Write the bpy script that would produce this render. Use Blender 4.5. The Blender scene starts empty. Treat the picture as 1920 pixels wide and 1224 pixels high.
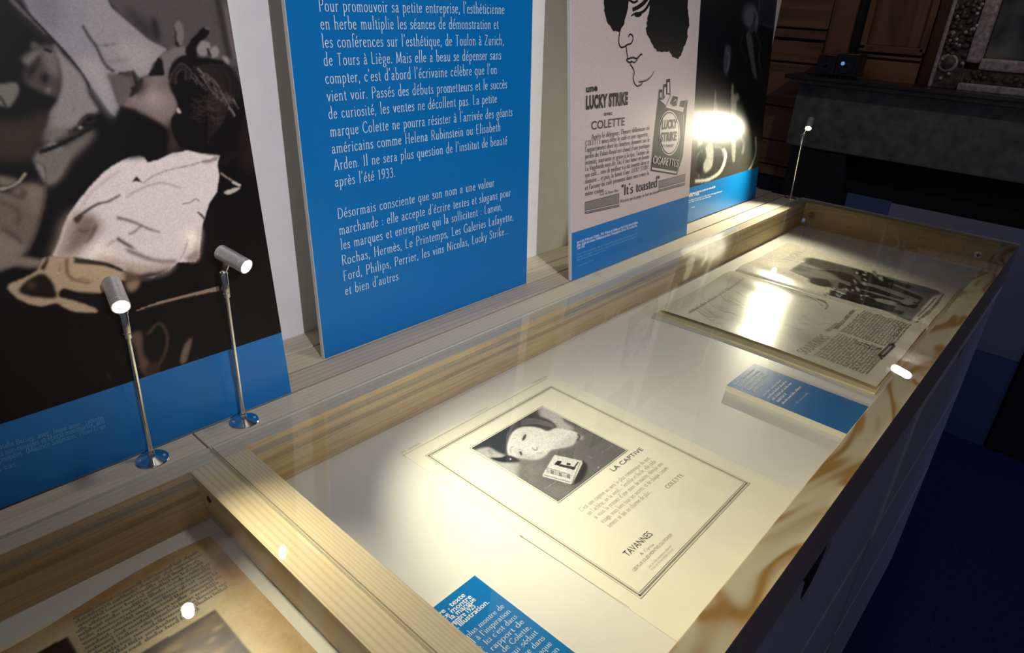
import bpy, bmesh, math, random
import numpy as np
from mathutils import Vector, Matrix

# ------------------------------------------------------------------ camera
F_PX = 1248.5817
CAM_R = Matrix(((0.66984516, 0.2898793, -0.68357696),
                (-0.74059273, 0.32680133, -0.58713142),
                (0.05319661, 0.89953926, 0.43358879)))
CAM_P = Vector((-0.27696313, -0.70581609, 0.52903491))
scene = bpy.context.scene
COL = scene.collection
cd = bpy.data.cameras.new('camera'); cam = bpy.data.objects.new('camera', cd); COL.objects.link(cam)
cam.matrix_world = Matrix.Translation(CAM_P) @ CAM_R.to_4x4()
cd.sensor_fit = 'HORIZONTAL'; cd.sensor_width = 36.0; cd.lens = 36.0 * F_PX / 1920.0
cd.clip_start = 0.01; cd.clip_end = 30
scene.camera = cam
# ------------------------------------------------------------------ light
vs = scene.view_settings
vs.view_transform = 'Standard'; vs.look = 'None'; vs.gamma = 1.0; vs.use_curve_mapping = False
vs.exposure = 0.0
W = bpy.data.worlds.new('room_dusk'); scene.world = W; W.use_nodes = True
W.node_tree.nodes['Background'].inputs[0].default_value = (0.52, 0.52, 0.74, 1)
W.node_tree.nodes['Background'].inputs[1].default_value = 0.10

def spot(name, loc, target, power, size_deg, blend, color, radius):
    ld = bpy.data.lights.new(name, 'SPOT'); ld.energy = power; ld.spot_size = math.radians(size_deg)
    ld.spot_blend = blend; ld.color = color; ld.shadow_soft_size = radius
    o = bpy.data.objects.new(name, ld); COL.objects.link(o); o.location = loc
    o.rotation_euler = (Vector(target) - Vector(loc)).to_track_quat('-Z', 'Y').to_euler()
    return o
WARM = (1.0, 0.91, 0.66)
# a gallery spot on the ceiling track of the room behind the visitor, aimed at the panels
spot('gallery_spot', (-0.75, -3.1, 1.75), (0.50, 0.2, 0.78), 285, 34, 0.65, (0.93, 0.93, 1.0), 0.03)
# soft unseen fill added straight above the cases
spot('case_fill_light', (0.55, -0.42, 2.35), (0.55, -0.22, 0), 34, 66, 1.0, (1.0, 0.95, 0.86), 0.12)
# dim spot added out of view to brighten the far wall with the fireplace
spot('wainscot_fill', (1.2, -1.6, 2.2), (3.3, 0.75, 0.6), 34, 62, 1.0, (1.0, 0.86, 0.72), 0.05)
# blue projector-like wash low on the far end of the room
spot('blue_room_lamp', (2.6, -2.6, 0.6), (3.0, -0.5, -0.9), 14, 80, 1.0, (0.30, 0.40, 1.0), 0.1)

# ------------------------------------------------------------------ helpers
def ray(px, py):
    return CAM_R @ Vector(((px - 960) / F_PX, -(py - 612) / F_PX, -1.0))
class Plane:
    """a plane n.p = d in the room"""
    def __init__(s, n, d): s.n = Vector(n); s.d = d
    def at(s, px, py):
        r = ray(px, py); t = (s.d - s.n.dot(CAM_P)) / s.n.dot(r)
        return CAM_P + r * t
def zplane(z): return Plane((0, 0, 1), z)
def xplane(x): return Plane((1, 0, 0), x)
def yplane(y): return Plane((0, 1, 0), y)
def lean(y0, l): return Plane((0, 1, -l), y0)
def project(P):
    q = (P - np.array(CAM_P)) @ np.array(CAM_R)
    return 960 + F_PX * q[..., 0] / -q[..., 2], 612 - F_PX * q[..., 1] / -q[..., 2]

def thing(name, label, cat, loc=(0, 0, 0), group=None, kind=None):
    o = bpy.data.objects.new(name, None); COL.objects.link(o); o.location = loc
    o.empty_display_size = 0.05
    tag(o, label, cat, group, kind); return o
def tag(o, label=None, cat=None, group=None, kind=None):
    if label: o['label'] = label
    if cat: o['category'] = cat
    if group: o['group'] = group
    if kind: o['kind'] = kind
    return o
def origin_of(o):
    v = Vector((0, 0, 0))
    while o: v += Vector(o.location); o = o.parent
    return v
def emit(name, verts, faces, mat, parent=None, smooth=False, label=None, kind=None, recalc=True):
    org = origin_of(parent) if parent else Vector((0, 0, 0))
    me = bpy.data.meshes.new(name)
    me.from_pydata([tuple(Vector(v) - org) for v in verts], [], faces)
    if recalc:
        bm = bmesh.new(); bm.from_mesh(me); bmesh.ops.recalc_face_normals(bm, faces=bm.faces); bm.to_mesh(me); bm.free()
    me.materials.append(mat)
    if smooth:
        for p in me.polygons: p.use_smooth = True
    o = bpy.data.objects.new(name, me); COL.objects.link(o)
    if parent: o.parent = parent
    if label: o['label'] = label
    if kind: o['kind'] = kind
    return o
def hexa(name, pts, mat, parent=None, bev=0.0, **k):
    """8 corners: bottom 4 ccw then top 4 ccw"""
    f = [(3, 2, 1, 0), (4, 5, 6, 7), (0, 1, 5, 4), (1, 2, 6, 5), (2, 3, 7, 6), (3, 0, 4, 7)]
    o = emit(name, pts, f, mat, parent, **k)
    if bev:
        bm = bmesh.new(); bm.from_mesh(o.data)
        bmesh.ops.bevel(bm, geom=list(bm.edges), offset=bev, segments=2, affect='EDGES', profile=0.6)
        bm.to_mesh(o.data); bm.free()
    return o
def box(name, a, b, mat, parent=None, bev=0.0, **k):
    x0, y0, z0 = a; x1, y1, z1 = b
    return hexa(name, [(x0, y0, z0), (x1, y0, z0), (x1, y1, z0), (x0, y1, z0), (x0, y0, z1), (x1, y0, z1), (x1, y1, z1), (x0, y1, z1)], mat, parent, bev, **k)
def frame_of(d):
    d = Vector(d).normalized(); a = Vector((0, 0, 1)) if abs(d.z) < 0.9 else Vector((1, 0, 0))
    u = d.cross(a).normalized(); return d, u, d.cross(u)
def lathe_vf(p, d, prof, n=32, v0=0, caps=True):
    """revolve (dist along d, radius)"""
    d, u, w = frame_of(d); p = Vector(p); vs_ = []; fs = []
    for s, r in prof:
        for i in range(n):
            a = 2 * math.pi * i / n
            vs_.append(p + d * s + (u * math.cos(a) + w * math.sin(a)) * r)
    for k in range(len(prof) - 1):
        for i in range(n):
            j = (i + 1) % n
            fs.append((v0 + k * n + i, v0 + k * n + j, v0 + (k + 1) * n + j, v0 + (k + 1) * n + i))
    if caps:
        fs.append(tuple(v0 + i for i in range(n))[::-1]); fs.append(tuple(v0 + (len(prof) - 1) * n + i for i in range(n)))
    return vs_, fs
def lathe(name, p, d, prof, mat, parent=None, n=32, caps=True, smooth=True, **k):
    v, f = lathe_vf(p, d, prof, n, 0, caps); o = emit(name, v, f, mat, parent, smooth, **k)
    if smooth:
        try: o.data.set_sharp_from_angle(angle=math.radians(35))
        except Exception: pass
    return o
def catmull(pts, n=6, closed=False):
    P = [np.array(p, float) for p in pts]; out = []
    m = len(P); rng = range(m) if closed else range(m - 1)
    for i in rng:
        if closed: a, b, c, d = P[(i - 1) % m], P[i], P[(i + 1) % m], P[(i + 2) % m]
        else: a, b, c, d = P[max(i - 1, 0)], P[i], P[i + 1], P[min(i + 2, m - 1)]
        for k in range(n):
            t = k / n
            out.append(0.5 * ((2 * b) + (-a + c) * t + (2 * a - 5 * b + 4 * c - d) * t * t + (-a + 3 * b - 3 * c + d) * t ** 3))
    if not closed: out.append(P[-1])
    return out

# ------------------------------------------------------------------ materials
MATS = {}
def nodes(name):
    m = bpy.data.materials.new(name); m.use_nodes = True; nt = m.node_tree
    b = nt.nodes['Principled BSDF']; return m, nt, b
def plain(name, col, rough=0.5, metal=0.0, noise=0.0, nscale=60, spec=0.5, bump=0.0):
    m, nt, b = nodes(name)
    b.inputs['Roughness'].default_value = rough; b.inputs['Metallic'].default_value = metal
    b.inputs['Specular IOR Level'].default_value = spec
    b.inputs['Base Color'].default_value = (*col, 1)
    if noise or bump:
        tc = nt.nodes.new('ShaderNodeTexCoord'); n = nt.nodes.new('ShaderNodeTexNoise'); n.inputs['Scale'].default_value = nscale
        n.inputs['Detail'].default_value = 6
        nt.links.new(tc.outputs['Object'], n.inputs['Vector'])
        if noise:
            r = nt.nodes.new('ShaderNodeValToRGB'); e = r.color_ramp.elements
            e[0].position = 0.3; e[1].position = 0.7
            e[0].color = (*[c * (1 - noise) for c in col], 1); e[1].color = (*[min(1, c * (1 + noise)) for c in col], 1)
            nt.links.new(n.outputs['Fac'], r.inputs['Fac']); nt.links.new(r.outputs['Color'], b.inputs['Base Color'])
        if bump:
            bp = nt.nodes.new('ShaderNodeBump'); bp.inputs['Strength'].default_value = bump; bp.inputs['Distance'].default_value = 0.002
            nt.links.new(n.outputs['Fac'], bp.inputs['Height']); nt.links.new(bp.outputs['Normal'], b.inputs['Normal'])
    return m
def wood(name, light, dark, axis='X', ring=26, fine=260, swirl=0.5, rough=0.5, seed=0.0, contrast=0.5, streak=0.35, spec=0.3, knots=True, lines=0.0, stretch=0.10):
    """pine grain running along axis: broad warped rings plus fine pores"""
    m, nt, b = nodes(name); L = nt.links.new
    tc = nt.nodes.new('ShaderNodeTexCoord'); mp = nt.nodes.new('ShaderNodeMapping')
    mp.inputs['Location'].default_value = (seed, seed * 1.7, seed * 0.6)
    sc = {'X': (stretch, 1, 1), 'Y': (1, stretch, 1), 'Z': (1, 1, stretch)}[axis]
    mp.inputs['Scale'].default_value = sc; L(tc.outputs['Object'], mp.inputs['Vector'])
    n1 = nt.nodes.new('ShaderNodeTexNoise'); n1.inputs['Scale'].default_value = 9; n1.inputs['Detail'].default_value = 2; n1.inputs['Distortion'].default_value = swirl
    L(mp.outputs['Vector'], n1.inputs['Vector'])
    mu = nt.nodes.new('ShaderNodeMath'); mu.operation = 'MULTIPLY'; mu.inputs[1].default_value = ring; L(n1.outputs['Fac'], mu.inputs[0])
    ph = mu.outputs[0]
    if lines:
        sx = nt.nodes.new('ShaderNodeSeparateXYZ'); L(tc.outputs['Object'], sx.inputs[0])
        la = nt.nodes.new('ShaderNodeMath'); la.operation = 'MULTIPLY_ADD'; la.inputs[1].default_value = lines; L(sx.outputs['Y' if axis == 'X' else 'X'], la.inputs[0]); L(ph, la.inputs[2]); ph = la.outputs[0]
    si = nt.nodes.new('ShaderNodeMath'); si.operation = 'SINE'; L(ph, si.inputs[0])
    ma = nt.nodes.new('ShaderNodeMath'); ma.operation = 'MULTIPLY_ADD'; ma.inputs[1].default_value = 0.5; ma.inputs[2].default_value = 0.5; L(si.outputs[0], ma.inputs[0])
    pw = nt.nodes.new('ShaderNodeMath'); pw.operation = 'POWER'; pw.inputs[1].default_value = 2.2; L(ma.outputs[0], pw.inputs[0])
    mp2 = nt.nodes.new('ShaderNodeMapping'); s2 = [fine if c == 1 else fine * 0.02 for c in sc]
    mp2.inputs['Scale'].default_value = s2; L(tc.outputs['Object'], mp2.inputs['Vector'])
    n2 = nt.nodes.new('ShaderNodeTexNoise'); n2.inputs['Scale'].default_value = 1; n2.inputs['Detail'].default_value = 3; L(mp2.outputs['Vector'], n2.inputs['Vector'])
    a1 = nt.nodes.new('ShaderNodeMath'); a1.operation = 'MULTIPLY'; a1.inputs[1].default_value = contrast; L(pw.outputs[0], a1.inputs[0])
    a2 = nt.nodes.new('ShaderNodeMath'); a2.operation = 'MULTIPLY_ADD'; a2.inputs[1].default_value = streak; L(n2.outputs['Fac'], a2.inputs[0]); L(a1.outputs[0], a2.inputs[2])
    fac = a2.outputs[0]
    if knots:
        mp3 = nt.nodes.new('ShaderNodeMapping'); mp3.inputs['Location'].default_value = (seed * 3, seed, 0.3)
        mp3.inputs['Scale'].default_value = [6 if c == 1 else 3.2 for c in sc]
        L(tc.outputs['Object'], mp3.inputs['Vector'])
        vo = nt.nodes.new('ShaderNodeTexVoronoi'); vo.inputs['Scale'].default_value = 1.6; L(mp3.outputs['Vector'], vo.inputs['Vector'])
        kr = nt.nodes.new('ShaderNodeMapRange'); kr.inputs['From Min'].default_value = 0.03; kr.inputs['From Max'].default_value = 0.10
        kr.inputs['To Min'].default_value = 0.75; kr.inputs['To Max'].default_value = 0.0; L(vo.outputs['Distance'], kr.inputs['Value'])
        a3 = nt.nodes.new('ShaderNodeMath'); a3.operation = 'ADD'; a3.use_clamp = True; L(fac, a3.inputs[0]); L(kr.outputs[0], a3.inputs[1]); fac = a3.outputs[0]
    mx = nt.nodes.new('ShaderNodeMix'); mx.data_type = 'RGBA'
    mx.inputs['A'].default_value = (*light, 1); mx.inputs['B'].default_value = (*dark, 1)
    L(fac, mx.inputs['Factor']); L(mx.outputs['Result'], b.inputs['Base Color'])
    bp = nt.nodes.new('ShaderNodeBump'); bp.inputs['Strength'].default_value = 0.15; bp.inputs['Distance'].default_value = 0.001
    L(n2.outputs['Fac'], bp.inputs['Height']); L(bp.outputs['Normal'], b.inputs['Normal'])
    b.inputs['Roughness'].default_value = rough; b.inputs['Specular IOR Level'].default_value = spec
    return m
def laminated(name):
    """edge of the glued pine rail seen from inside the case: strips along z, each with its own tone and grain"""
    m, nt, b = nodes(name); L = nt.links.new
    tc = nt.nodes.new('ShaderNodeTexCoord'); sp = nt.nodes.new('ShaderNodeSeparateXYZ'); L(tc.outputs['Object'], sp.inputs[0])
    nz = nt.nodes.new('ShaderNodeTexNoise'); nz.inputs['Scale'].default_value = 1.0; nz.inputs['Detail'].default_value = 1
    mp = nt.nodes.new('ShaderNodeMapping'); mp.inputs['Scale'].default_value = (2.2, 1, 9); L(tc.outputs['Object'], mp.inputs['Vector']); L(mp.outputs[0], nz.inputs['Vector'])
    wa = nt.nodes.new('ShaderNodeMath'); wa.operation = 'MULTIPLY_ADD'; wa.inputs[1].default_value = 0.006; L(nz.outputs['Fac'], wa.inputs[0]); L(sp.outputs['Z'], wa.inputs[2])
    mr = nt.nodes.new('ShaderNodeMapRange'); mr.inputs['From Min'].default_value = -0.078 + 1.235; mr.inputs['From Max'].default_value = 0.003 + 1.235; L(wa.outputs[0], mr.inputs['Value'])
    r = nt.nodes.new('ShaderNodeValToRGB'); cr = r.color_ramp; cr.interpolation = 'LINEAR'
    stops = [(0.0, (0.56, 0.42, 0.22)), (0.2, (0.62, 0.46, 0.24)), (0.40, (0.60, 0.47, 0.28)), (0.505, (0.60, 0.46, 0.27)), (0.515, (0.40, 0.33, 0.20)),
             (0.60, (0.42, 0.35, 0.22)), (0.615, (0.64, 0.44, 0.22)), (0.63, (0.62, 0.48, 0.28)), (0.74, (0.60, 0.48, 0.28)), (0.75, (0.44, 0.37, 0.24)),
             (0.87, (0.46, 0.39, 0.25)), (0.885, (0.68, 0.52, 0.28)), (1.0, (0.68, 0.52, 0.27))]
    while len(cr.elements) < len(stops): cr.elements.new(0.5)
    for e, (p, c) in zip(cr.elements, stops): e.position = p; e.color = (*c, 1)
    L(mr.outputs[0], r.inputs['Fac'])
    mp2 = nt.nodes.new('ShaderNodeMapping'); mp2.inputs['Scale'].default_value = (9, 1, 420); mp2.inputs['Rotation'].default_value = (0, 0.02, 0); L(tc.outputs['Object'], mp2.inputs['Vector'])
    n2 = nt.nodes.new('ShaderNodeTexNoise'); n2.inputs['Scale'].default_value = 1; n2.inputs['Detail'].default_value = 2; n2.inputs['Distortion'].default_value = 0.6; L(mp2.outputs[0], n2.inputs['Vector'])
    mx = nt.nodes.new('ShaderNodeMix'); mx.data_type = 'RGBA'; mx.blend_type = 'MULTIPLY'; mx.inputs['Factor'].default_value = 0.45
    cr2 = nt.nodes.new('ShaderNodeValToRGB'); cr2.color_ramp.elements[0].position = 0.35; cr2.color_ramp.elements[0].color = (0.55, 0.5, 0.42, 1); cr2.color_ramp.elements[1].position = 0.6
    L(n2.outputs['Fac'], cr2.inputs['Fac']); L(r.outputs['Color'], mx.inputs['A']); L(cr2.outputs['Color'], mx.inputs['B'])
    L(mx.outputs['Result'], b.inputs['Base Color']); b.inputs['Roughness'].default_value = 0.5; b.inputs['Specular IOR Level'].default_value = 0.25
    return m
def attr_mat(name, rough, grain=0.10, gscale=900, spec=0.5, coat=0.0):
    m, nt, b = nodes(name); L = nt.links.new
    at_ = nt.nodes.new('ShaderNodeAttribute'); at_.attribute_name = 'ink'
    tc = nt.nodes.new('ShaderNodeTexCoord'); n = nt.nodes.new('ShaderNodeTexNoise'); n.inputs['Scale'].default_value = gscale; n.inputs['Detail'].default_value = 1
    L(tc.outputs['Object'], n.inputs['Vector'])
    mr = nt.nodes.new('ShaderNodeMapRange'); mr.inputs['From Min'].default_value = 0.25; mr.inputs['From Max'].default_value = 0.75
    mr.inputs['To Min'].default_value = 1 - grain * 2; mr.inputs['To Max'].default_value = 1 + grain * 2; L(n.outputs['Fac'], mr.inputs['Value'])
    mx = nt.nodes.new('ShaderNodeVectorMath'); mx.operation = 'SCALE'; L(at_.outputs['Color'], mx.inputs[0]); L(mr.outputs[0], mx.inputs['Scale'])
    L(mx.outputs[0], b.inputs['Base Color']); b.inputs['Roughness'].default_value = rough; b.inputs['Specular IOR Level'].default_value = spec
    b.inputs['Coat Weight'].default_value = coat; b.inputs['Coat Roughness'].default_value = 0.12
    return m
def glass_mat(name):
    m = bpy.data.materials.new(name); m.use_nodes = True; nt = m.node_tree; nt.nodes.clear(); L = nt.links.new
    out = nt.nodes.new('ShaderNodeOutputMaterial'); tr = nt.nodes.new('ShaderNodeBsdfTransparent'); gl = nt.nodes.new('ShaderNodeBsdfGlossy')
    tr.inputs['Color'].default_value = (0.985, 0.99, 0.985, 1); gl.inputs['Roughness'].default_value = 0.0
    ge = nt.nodes.new('ShaderNodeNewGeometry'); dt = nt.nodes.new('ShaderNodeVectorMath'); dt.operation = 'DOT_PRODUCT'
    L(ge.outputs['Normal'], dt.inputs[0]); L(ge.outputs['Incoming'], dt.inputs[1])
    ab = nt.nodes.new('ShaderNodeMath'); ab.operation = 'ABSOLUTE'; L(dt.outputs['Value'], ab.inputs[0])
    om = nt.nodes.new('ShaderNodeMath'); om.operation = 'SUBTRACT'; om.inputs[0].default_value = 1.0; L(ab.outputs[0], om.inputs[1])
    p5 = nt.nodes.new('ShaderNodeMath'); p5.operation = 'POWER'; p5.inputs[1].default_value = 5; L(om.outputs[0], p5.inputs[0])
    fr = nt.nodes.new('ShaderNodeMath'); fr.operation = 'MULTIPLY_ADD'; fr.inputs[1].default_value = 0.96; fr.inputs[2].default_value = 0.04; L(p5.outputs[0], fr.inputs[0])
    mx = nt.nodes.new('ShaderNodeMixShader'); L(fr.outputs[0], mx.inputs['Fac']); L(tr.outputs[0], mx.inputs[1]); L(gl.outputs[0], mx.inputs[2]); L(mx.outputs[0], out.inputs['Surface'])
    return m
def glow(name, col, s):
    m = bpy.data.materials.new(name); m.use_nodes = True; nt = m.node_tree; nt.nodes.clear()
    out = nt.nodes.new('ShaderNodeOutputMaterial'); e = nt.nodes.new('ShaderNodeEmission'); e.inputs[0].default_value = (*col, 1); e.inputs[1].default_value = s
    nt.links.new(e.outputs[0], out.inputs['Surface']); return m

PINE_L, PINE_D = (0.66, 0.54, 0.36), (0.46, 0.31, 0.14)
M_rail = wood('pine_rail', (0.70, 0.62, 0.47), (0.55, 0.45, 0.29), 'X', 18, 300, 0.3, 0.5, 0.0, 0.3, 0.35, lines=700)
M_rail_face = laminated('laminated_rail_face')
M_front = wood('swirled_pine', (0.70, 0.60, 0.40), (0.40, 0.22, 0.055), 'X', 30, 160, 0.9, 0.40, 3.1, 1.0, 0.08, stretch=0.36)
M_div = wood('pine_divider', (0.80, 0.68, 0.46), (0.58, 0.43, 0.22), 'Y', 14, 240, 0.25, 0.5, 1.3, 0.42, 0.22, lines=1500)
M_div2 = wood('pine_divider_knotty', (0.78, 0.66, 0.44), (0.56, 0.40, 0.20), 'Y', 14, 200, 0.5, 0.5, 5.7, 0.42, 0.22, lines=900)
M_end = wood('pine_end_board', (0.66, 0.48, 0.25), (0.50, 0.33, 0.14), 'Y', 14, 240, 0.3, 0.5, 8.2, 0.35, 0.35)
M_slat = wood('pine_slat', (0.66, 0.60, 0.47), (0.52, 0.44, 0.31), 'X', 22, 260, 0.3, 0.55, 11.0, 0.4, 0.4, lines=600)
M_slat2 = wood('pine_slat_grey', (0.58, 0.51, 0.41), (0.44, 0.35, 0.25), 'X', 22, 260, 0.3, 0.55, 17.0, 0.5, 0.4, lines=600)
M_dark = plain('painted_gap_shade', (0.06, 0.045, 0.03), 0.8)
M_floorboard = plain('case_lining', (0.76, 0.75, 0.70), 0.35, noise=0.02, nscale=8)
M_glass = glass_mat('sheet_glass')
M_gedge = plain('ground_glass_edge', (0.66, 0.68, 0.60), 0.25)
M_gedge.node_tree.nodes['Principled BSDF'].inputs['Emission Strength'].default_value = 0
M_chrome = plain('chrome', (0.78, 0.78, 0.76), 0.12, 1.0)
M_steel = plain('brushed_steel', (0.72, 0.71, 0.70), 0.38, 0.75, noise=0.1, nscale=300)
M_led = glow('led_face', (1.0, 0.93, 0.62), 38)
M_wall = plain('white_wall', (0.78, 0.77, 0.76), 0.8, noise=0.03, nscale=25, bump=0.1)
M_pedge = plain('panel_core', (0.80, 0.77, 0.70), 0.6)
M_blue = plain('blue_print', (0.0, 0.170, 0.50), 0.34, noise=0.04, nscale=400, spec=0.5)
M_blue_l = plain('blue_label_print', (0.0, 0.17, 0.50), 0.30, spec=0.5)
M_white_ink = plain('white_ink', (0.82, 0.88, 0.92), 0.5)
M_pale_ink = plain('pale_blue_ink', (0.16, 0.42, 0.66), 0.5)
M_black = plain('black_ink', (0.006, 0.006, 0.008), 0.5, spec=0.25)
M_grey_ink = plain('worn_grey_ink', (0.26, 0.24, 0.19), 0.6)
M_dgrey_ink = plain('dark_grey_ink', (0.08, 0.08, 0.07), 0.6)
M_halftone = plain('halftone_grey_ink', (0.20, 0.17, 0.17), 0.5, noise=0.5, nscale=700)
M_pink = plain('pink_grey_print', (0.60, 0.49, 0.47), 0.42, noise=0.14, nscale=600)
M_paper = plain('aged_paper', (0.82, 0.79, 0.66), 0.5, noise=0.04, nscale=14)
M_paper_w = plain('magazine_paper', (0.66, 0.62, 0.52), 0.24, noise=0.03, nscale=14)
M_cream = plain('cream_paper_edge', (0.80, 0.70, 0.44), 0.6, noise=0.05, nscale=30)
M_label_core = plain('label_core', (0.70, 0.67, 0.56), 0.5)
M_photo = attr_mat('photo_print', 0.42, 0.05, 850, spec=0.3)
M_photo4 = attr_mat('dark_photo_print', 0.30, 0.08, 850, spec=0.4)
M_litho = attr_mat('halftone_print', 0.45, 0.06, 1500)
M_gloss = attr_mat('gloss_magazine_print', 0.24, 0.04, 1200)
M_white_lac = plain('white_lacquer', (0.62, 0.62, 0.72), 0.4)
M_grey_lac = plain('pale_grey_edge', (0.90, 0.90, 0.88), 0.5)
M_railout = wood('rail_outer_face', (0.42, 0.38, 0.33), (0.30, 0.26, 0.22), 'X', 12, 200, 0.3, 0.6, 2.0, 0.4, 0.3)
M_hole_shade = plain('hole', (0.02, 0.015, 0.01), 0.8)  # near-black colour stands for the shade inside holes and slots
M_plug = wood('wood_plug', (0.36, 0.22, 0.09), (0.22, 0.12, 0.04), 'Y', 20, 300, 0.5, 0.5, 4.0)
M_wains = wood('dark_oak', (0.30, 0.155, 0.07), (0.13, 0.062, 0.026), 'Y', 24, 150, 0.5, 0.45, 6.0, 0.5, 0.5)
M_wainsv = wood('dark_oak_upright', (0.26, 0.13, 0.06), (0.10, 0.05, 0.022), 'Z', 24, 150, 0.5, 0.45, 9.0, 0.5, 0.5)
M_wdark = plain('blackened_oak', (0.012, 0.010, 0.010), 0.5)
M_stone = plain('dark_stone', (0.15, 0.15, 0.125), 0.65, noise=0.35, nscale=18, bump=0.3)
M_stone_l = plain('moulded_stone', (0.24, 0.22, 0.16), 0.5, noise=0.3, nscale=24)
M_slate = plain('mantel_slate', (0.025, 0.022, 0.024), 0.3)
M_stone_dk = plain('near_black_stone', (0.02, 0.02, 0.02), 0.9)  # near-black stone of the jambs and fireback
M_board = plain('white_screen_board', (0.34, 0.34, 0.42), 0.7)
M_blue_light = plain('painted_blue_light', (0.10, 0.16, 0.30), 0.7)  # blue light on the hearth board put into the colour
M_carpet = plain('navy_carpet', (0.022, 0.022, 0.12), 0.95, noise=0.3, nscale=90)
M_giltw = plain('worn_white_gilding', (0.36, 0.31, 0.30), 0.5, noise=0.5, nscale=60, bump=0.5)
M_giltd = plain('dark_carving', (0.07, 0.06, 0.045), 0.5, noise=0.6, nscale=50, bump=0.8)
M_mirror = plain('old_mirror', (0.09, 0.09, 0.075), 0.16, 1.0, noise=0.6, nscale=9)
M_spk = plain('speaker_black', (0.015, 0.014, 0.016), 0.4)
M_cone = plain('speaker_cone', (0.01, 0.012, 0.02), 0.15)
M_glint = glow('speaker_blue_glint', (0.25, 0.5, 1.0), 0.55)  # glow stands in for a blue reflection on the speaker

# ------------------------------------------------------------------ type
G = {}
def g(ch, adv, *st): G[ch] = (adv, st)
g('a', 8.4, 'c1.4,7.8 2.6,9.6 4.4,10 6,9 6.3,7 6.3,3', 'c6.3,3.5 6.4,1 7.2,.2 8.4,.8', 'c6.3,6.2 3.4,5.3 1.3,3.8 1.2,1.4 2.8,0 4.6,.4 6.3,2.2')
g('b', 9.2, 'l1.8,19 1.8,.6', 'c1.8,7.5 3.6,9.8 6.2,9.6 8,7 8,3.4 6,.3 3.6,0 1.8,1', 's1,18.9')
g('c', 7.9, 'c7,8.2 5.8,9.7 4,10 1.8,8.4 1,5 1.8,1.6 4,0 6,.5 7.4,2.2')
g('d', 9.3, 'l7.5,19 7.5,0', 'c7.5,8.5 5.6,10 3.2,9.7 1.2,7 1.1,3.6 2.8,.4 5,0 7.5,2', 's6.8,18.9', 's8.2,0')
g('e', 8.1, 'l1.2,5.6 7.1,5.6', 'c7.1,5.6 6.7,8.6 4.5,10 2,8.7 1,5 2,1.4 4.4,0 7.2,2.1')
g('f', 5.2, 'c6.8,17.8 5.6,19 4,18.6 3,16.5 2.8,13', 'l2.8,14 2.8,0', 'l.7,9.9 5.6,9.9', 'S2.8,0')
g('g', 8.4, 'c4.2,10 1.8,9 1.2,6.7 2.2,4.3 4.2,3.6 6.2,4.4 7,6.8 6.2,9.1 4.2,10', 'c2.8,4 1.6,2.3 3,1.1 6,.5 7.6,-1.6 6.4,-4.4 3.8,-5.3 1.2,-4.2 1.1,-2.2 2.8,-.4', 'l6,9.3 8.4,9.9')
g('h', 9.5, 'l1.8,19 1.8,0', 'c1.8,7.3 3.8,9.6 6,9.8 7.5,8 7.6,5', 'l7.6,6 7.6,0', 'S1.8,0', 'S7.6,0', 's1,18.9')
g('i', 4.0, 'l2,10 2,0', 'S2,0', 's1.2,9.9', 'd2,14.2')
g('j', 4.0, 'c2.2,10 2.2,0 1.8,-3.8 0,-5', 's1.4,9.9', 'd2.2,14.2')
g('k', 8.8, 'l1.8,19 1.8,0', 'l7,9.8 2,4.6', 'l3.4,6 8,0', 'S1.8,0', 's1,18.9')
g('l', 4.0, 'l2,19 2,0', 'S2,0', 's1.2,18.9')
g('m', 14.2, 'l1.8,10 1.8,0', 'c1.8,7.5 3.6,9.7 5.6,9.8 7,8 7.1,5', 'l7.1,6 7.1,0', 'c7.1,7.5 9,9.7 10.8,9.8 12.2,8 12.3,5', 'l12.3,6 12.3,0', 'S1.8,0', 'S7.1,0', 'S12.3,0', 's1,9.9')
g('n', 9.4, 'l1.8,10 1.8,0', 'c1.8,7.3 3.8,9.6 6,9.8 7.5,8 7.6,5', 'l7.6,6 7.6,0', 'S1.8,0', 'S7.6,0', 's1,9.9')
g('o', 9.0, 'c4.5,10 2,8.8 1,5 2,1.2 4.5,0 7,1.2 8,5 7,8.8 4.5,10')
g('p', 9.2, 'l1.8,10 1.8,-6', 'c1.8,7.5 3.6,9.8 6.2,9.6 8,7 8,3.4 6,.3 3.6,0 1.8,1.4', 'S1.8,-6', 's1,9.9')
g('q', 9.2, 'l7.4,10 7.4,-6', 'c7.4,8.5 5.6,10 3.2,9.7 1.2,7 1.1,3.6 2.8,.4 5,0 7.4,2', 'S7.4,-6')
g('r', 6.4, 'l1.8,10 1.8,0', 'c1.8,6.8 3.2,9.3 4.8,10 6.2,9.2', 'S1.8,0', 's1,9.9')
g('s', 6.6, 'c5.6,8.2 4.6,9.8 2.8,9.8 1.4,8.4 1.8,6.6 4.2,5.2 5.6,3.4 5.2,1 3.2,0 1.4,.4 .8,2')
g('t', 5.4, 'c2.6,13 2.6,4 2.8,1 4,0 5.6,1', 'l.6,9.8 5,9.8')
g('u', 9.4, 'c1.8,10 1.8,4 2.2,1 4,0 6,.8 7.4,2.8', 'l7.4,10 7.4,0', 's1,9.9', 's6.6,9.9', 's8.2,0')
g('v', 8.4, 'l.9,9.9 4.3,0', 'l4.3,0 7.6,9.9', 'S.9,9.9', 'S7.6,9.9')
g('w', 12.4, 'l.9,9.9 3.8,0', 'l3.8,0 6.2,8', 'l6.2,8 8.8,0', 'l8.8,0 11.6,9.9')
g('x', 8.4, 'l1.2,9.9 7.4,0', 'l7,9.9 1,0')
g('y', 8.4, 'l1,9.9 4.4,.4', 'c7.6,9.9 4.4,0 3,-4.4 .8,-5.4', 'S1,9.9', 'S7.6,9.9')
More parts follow.
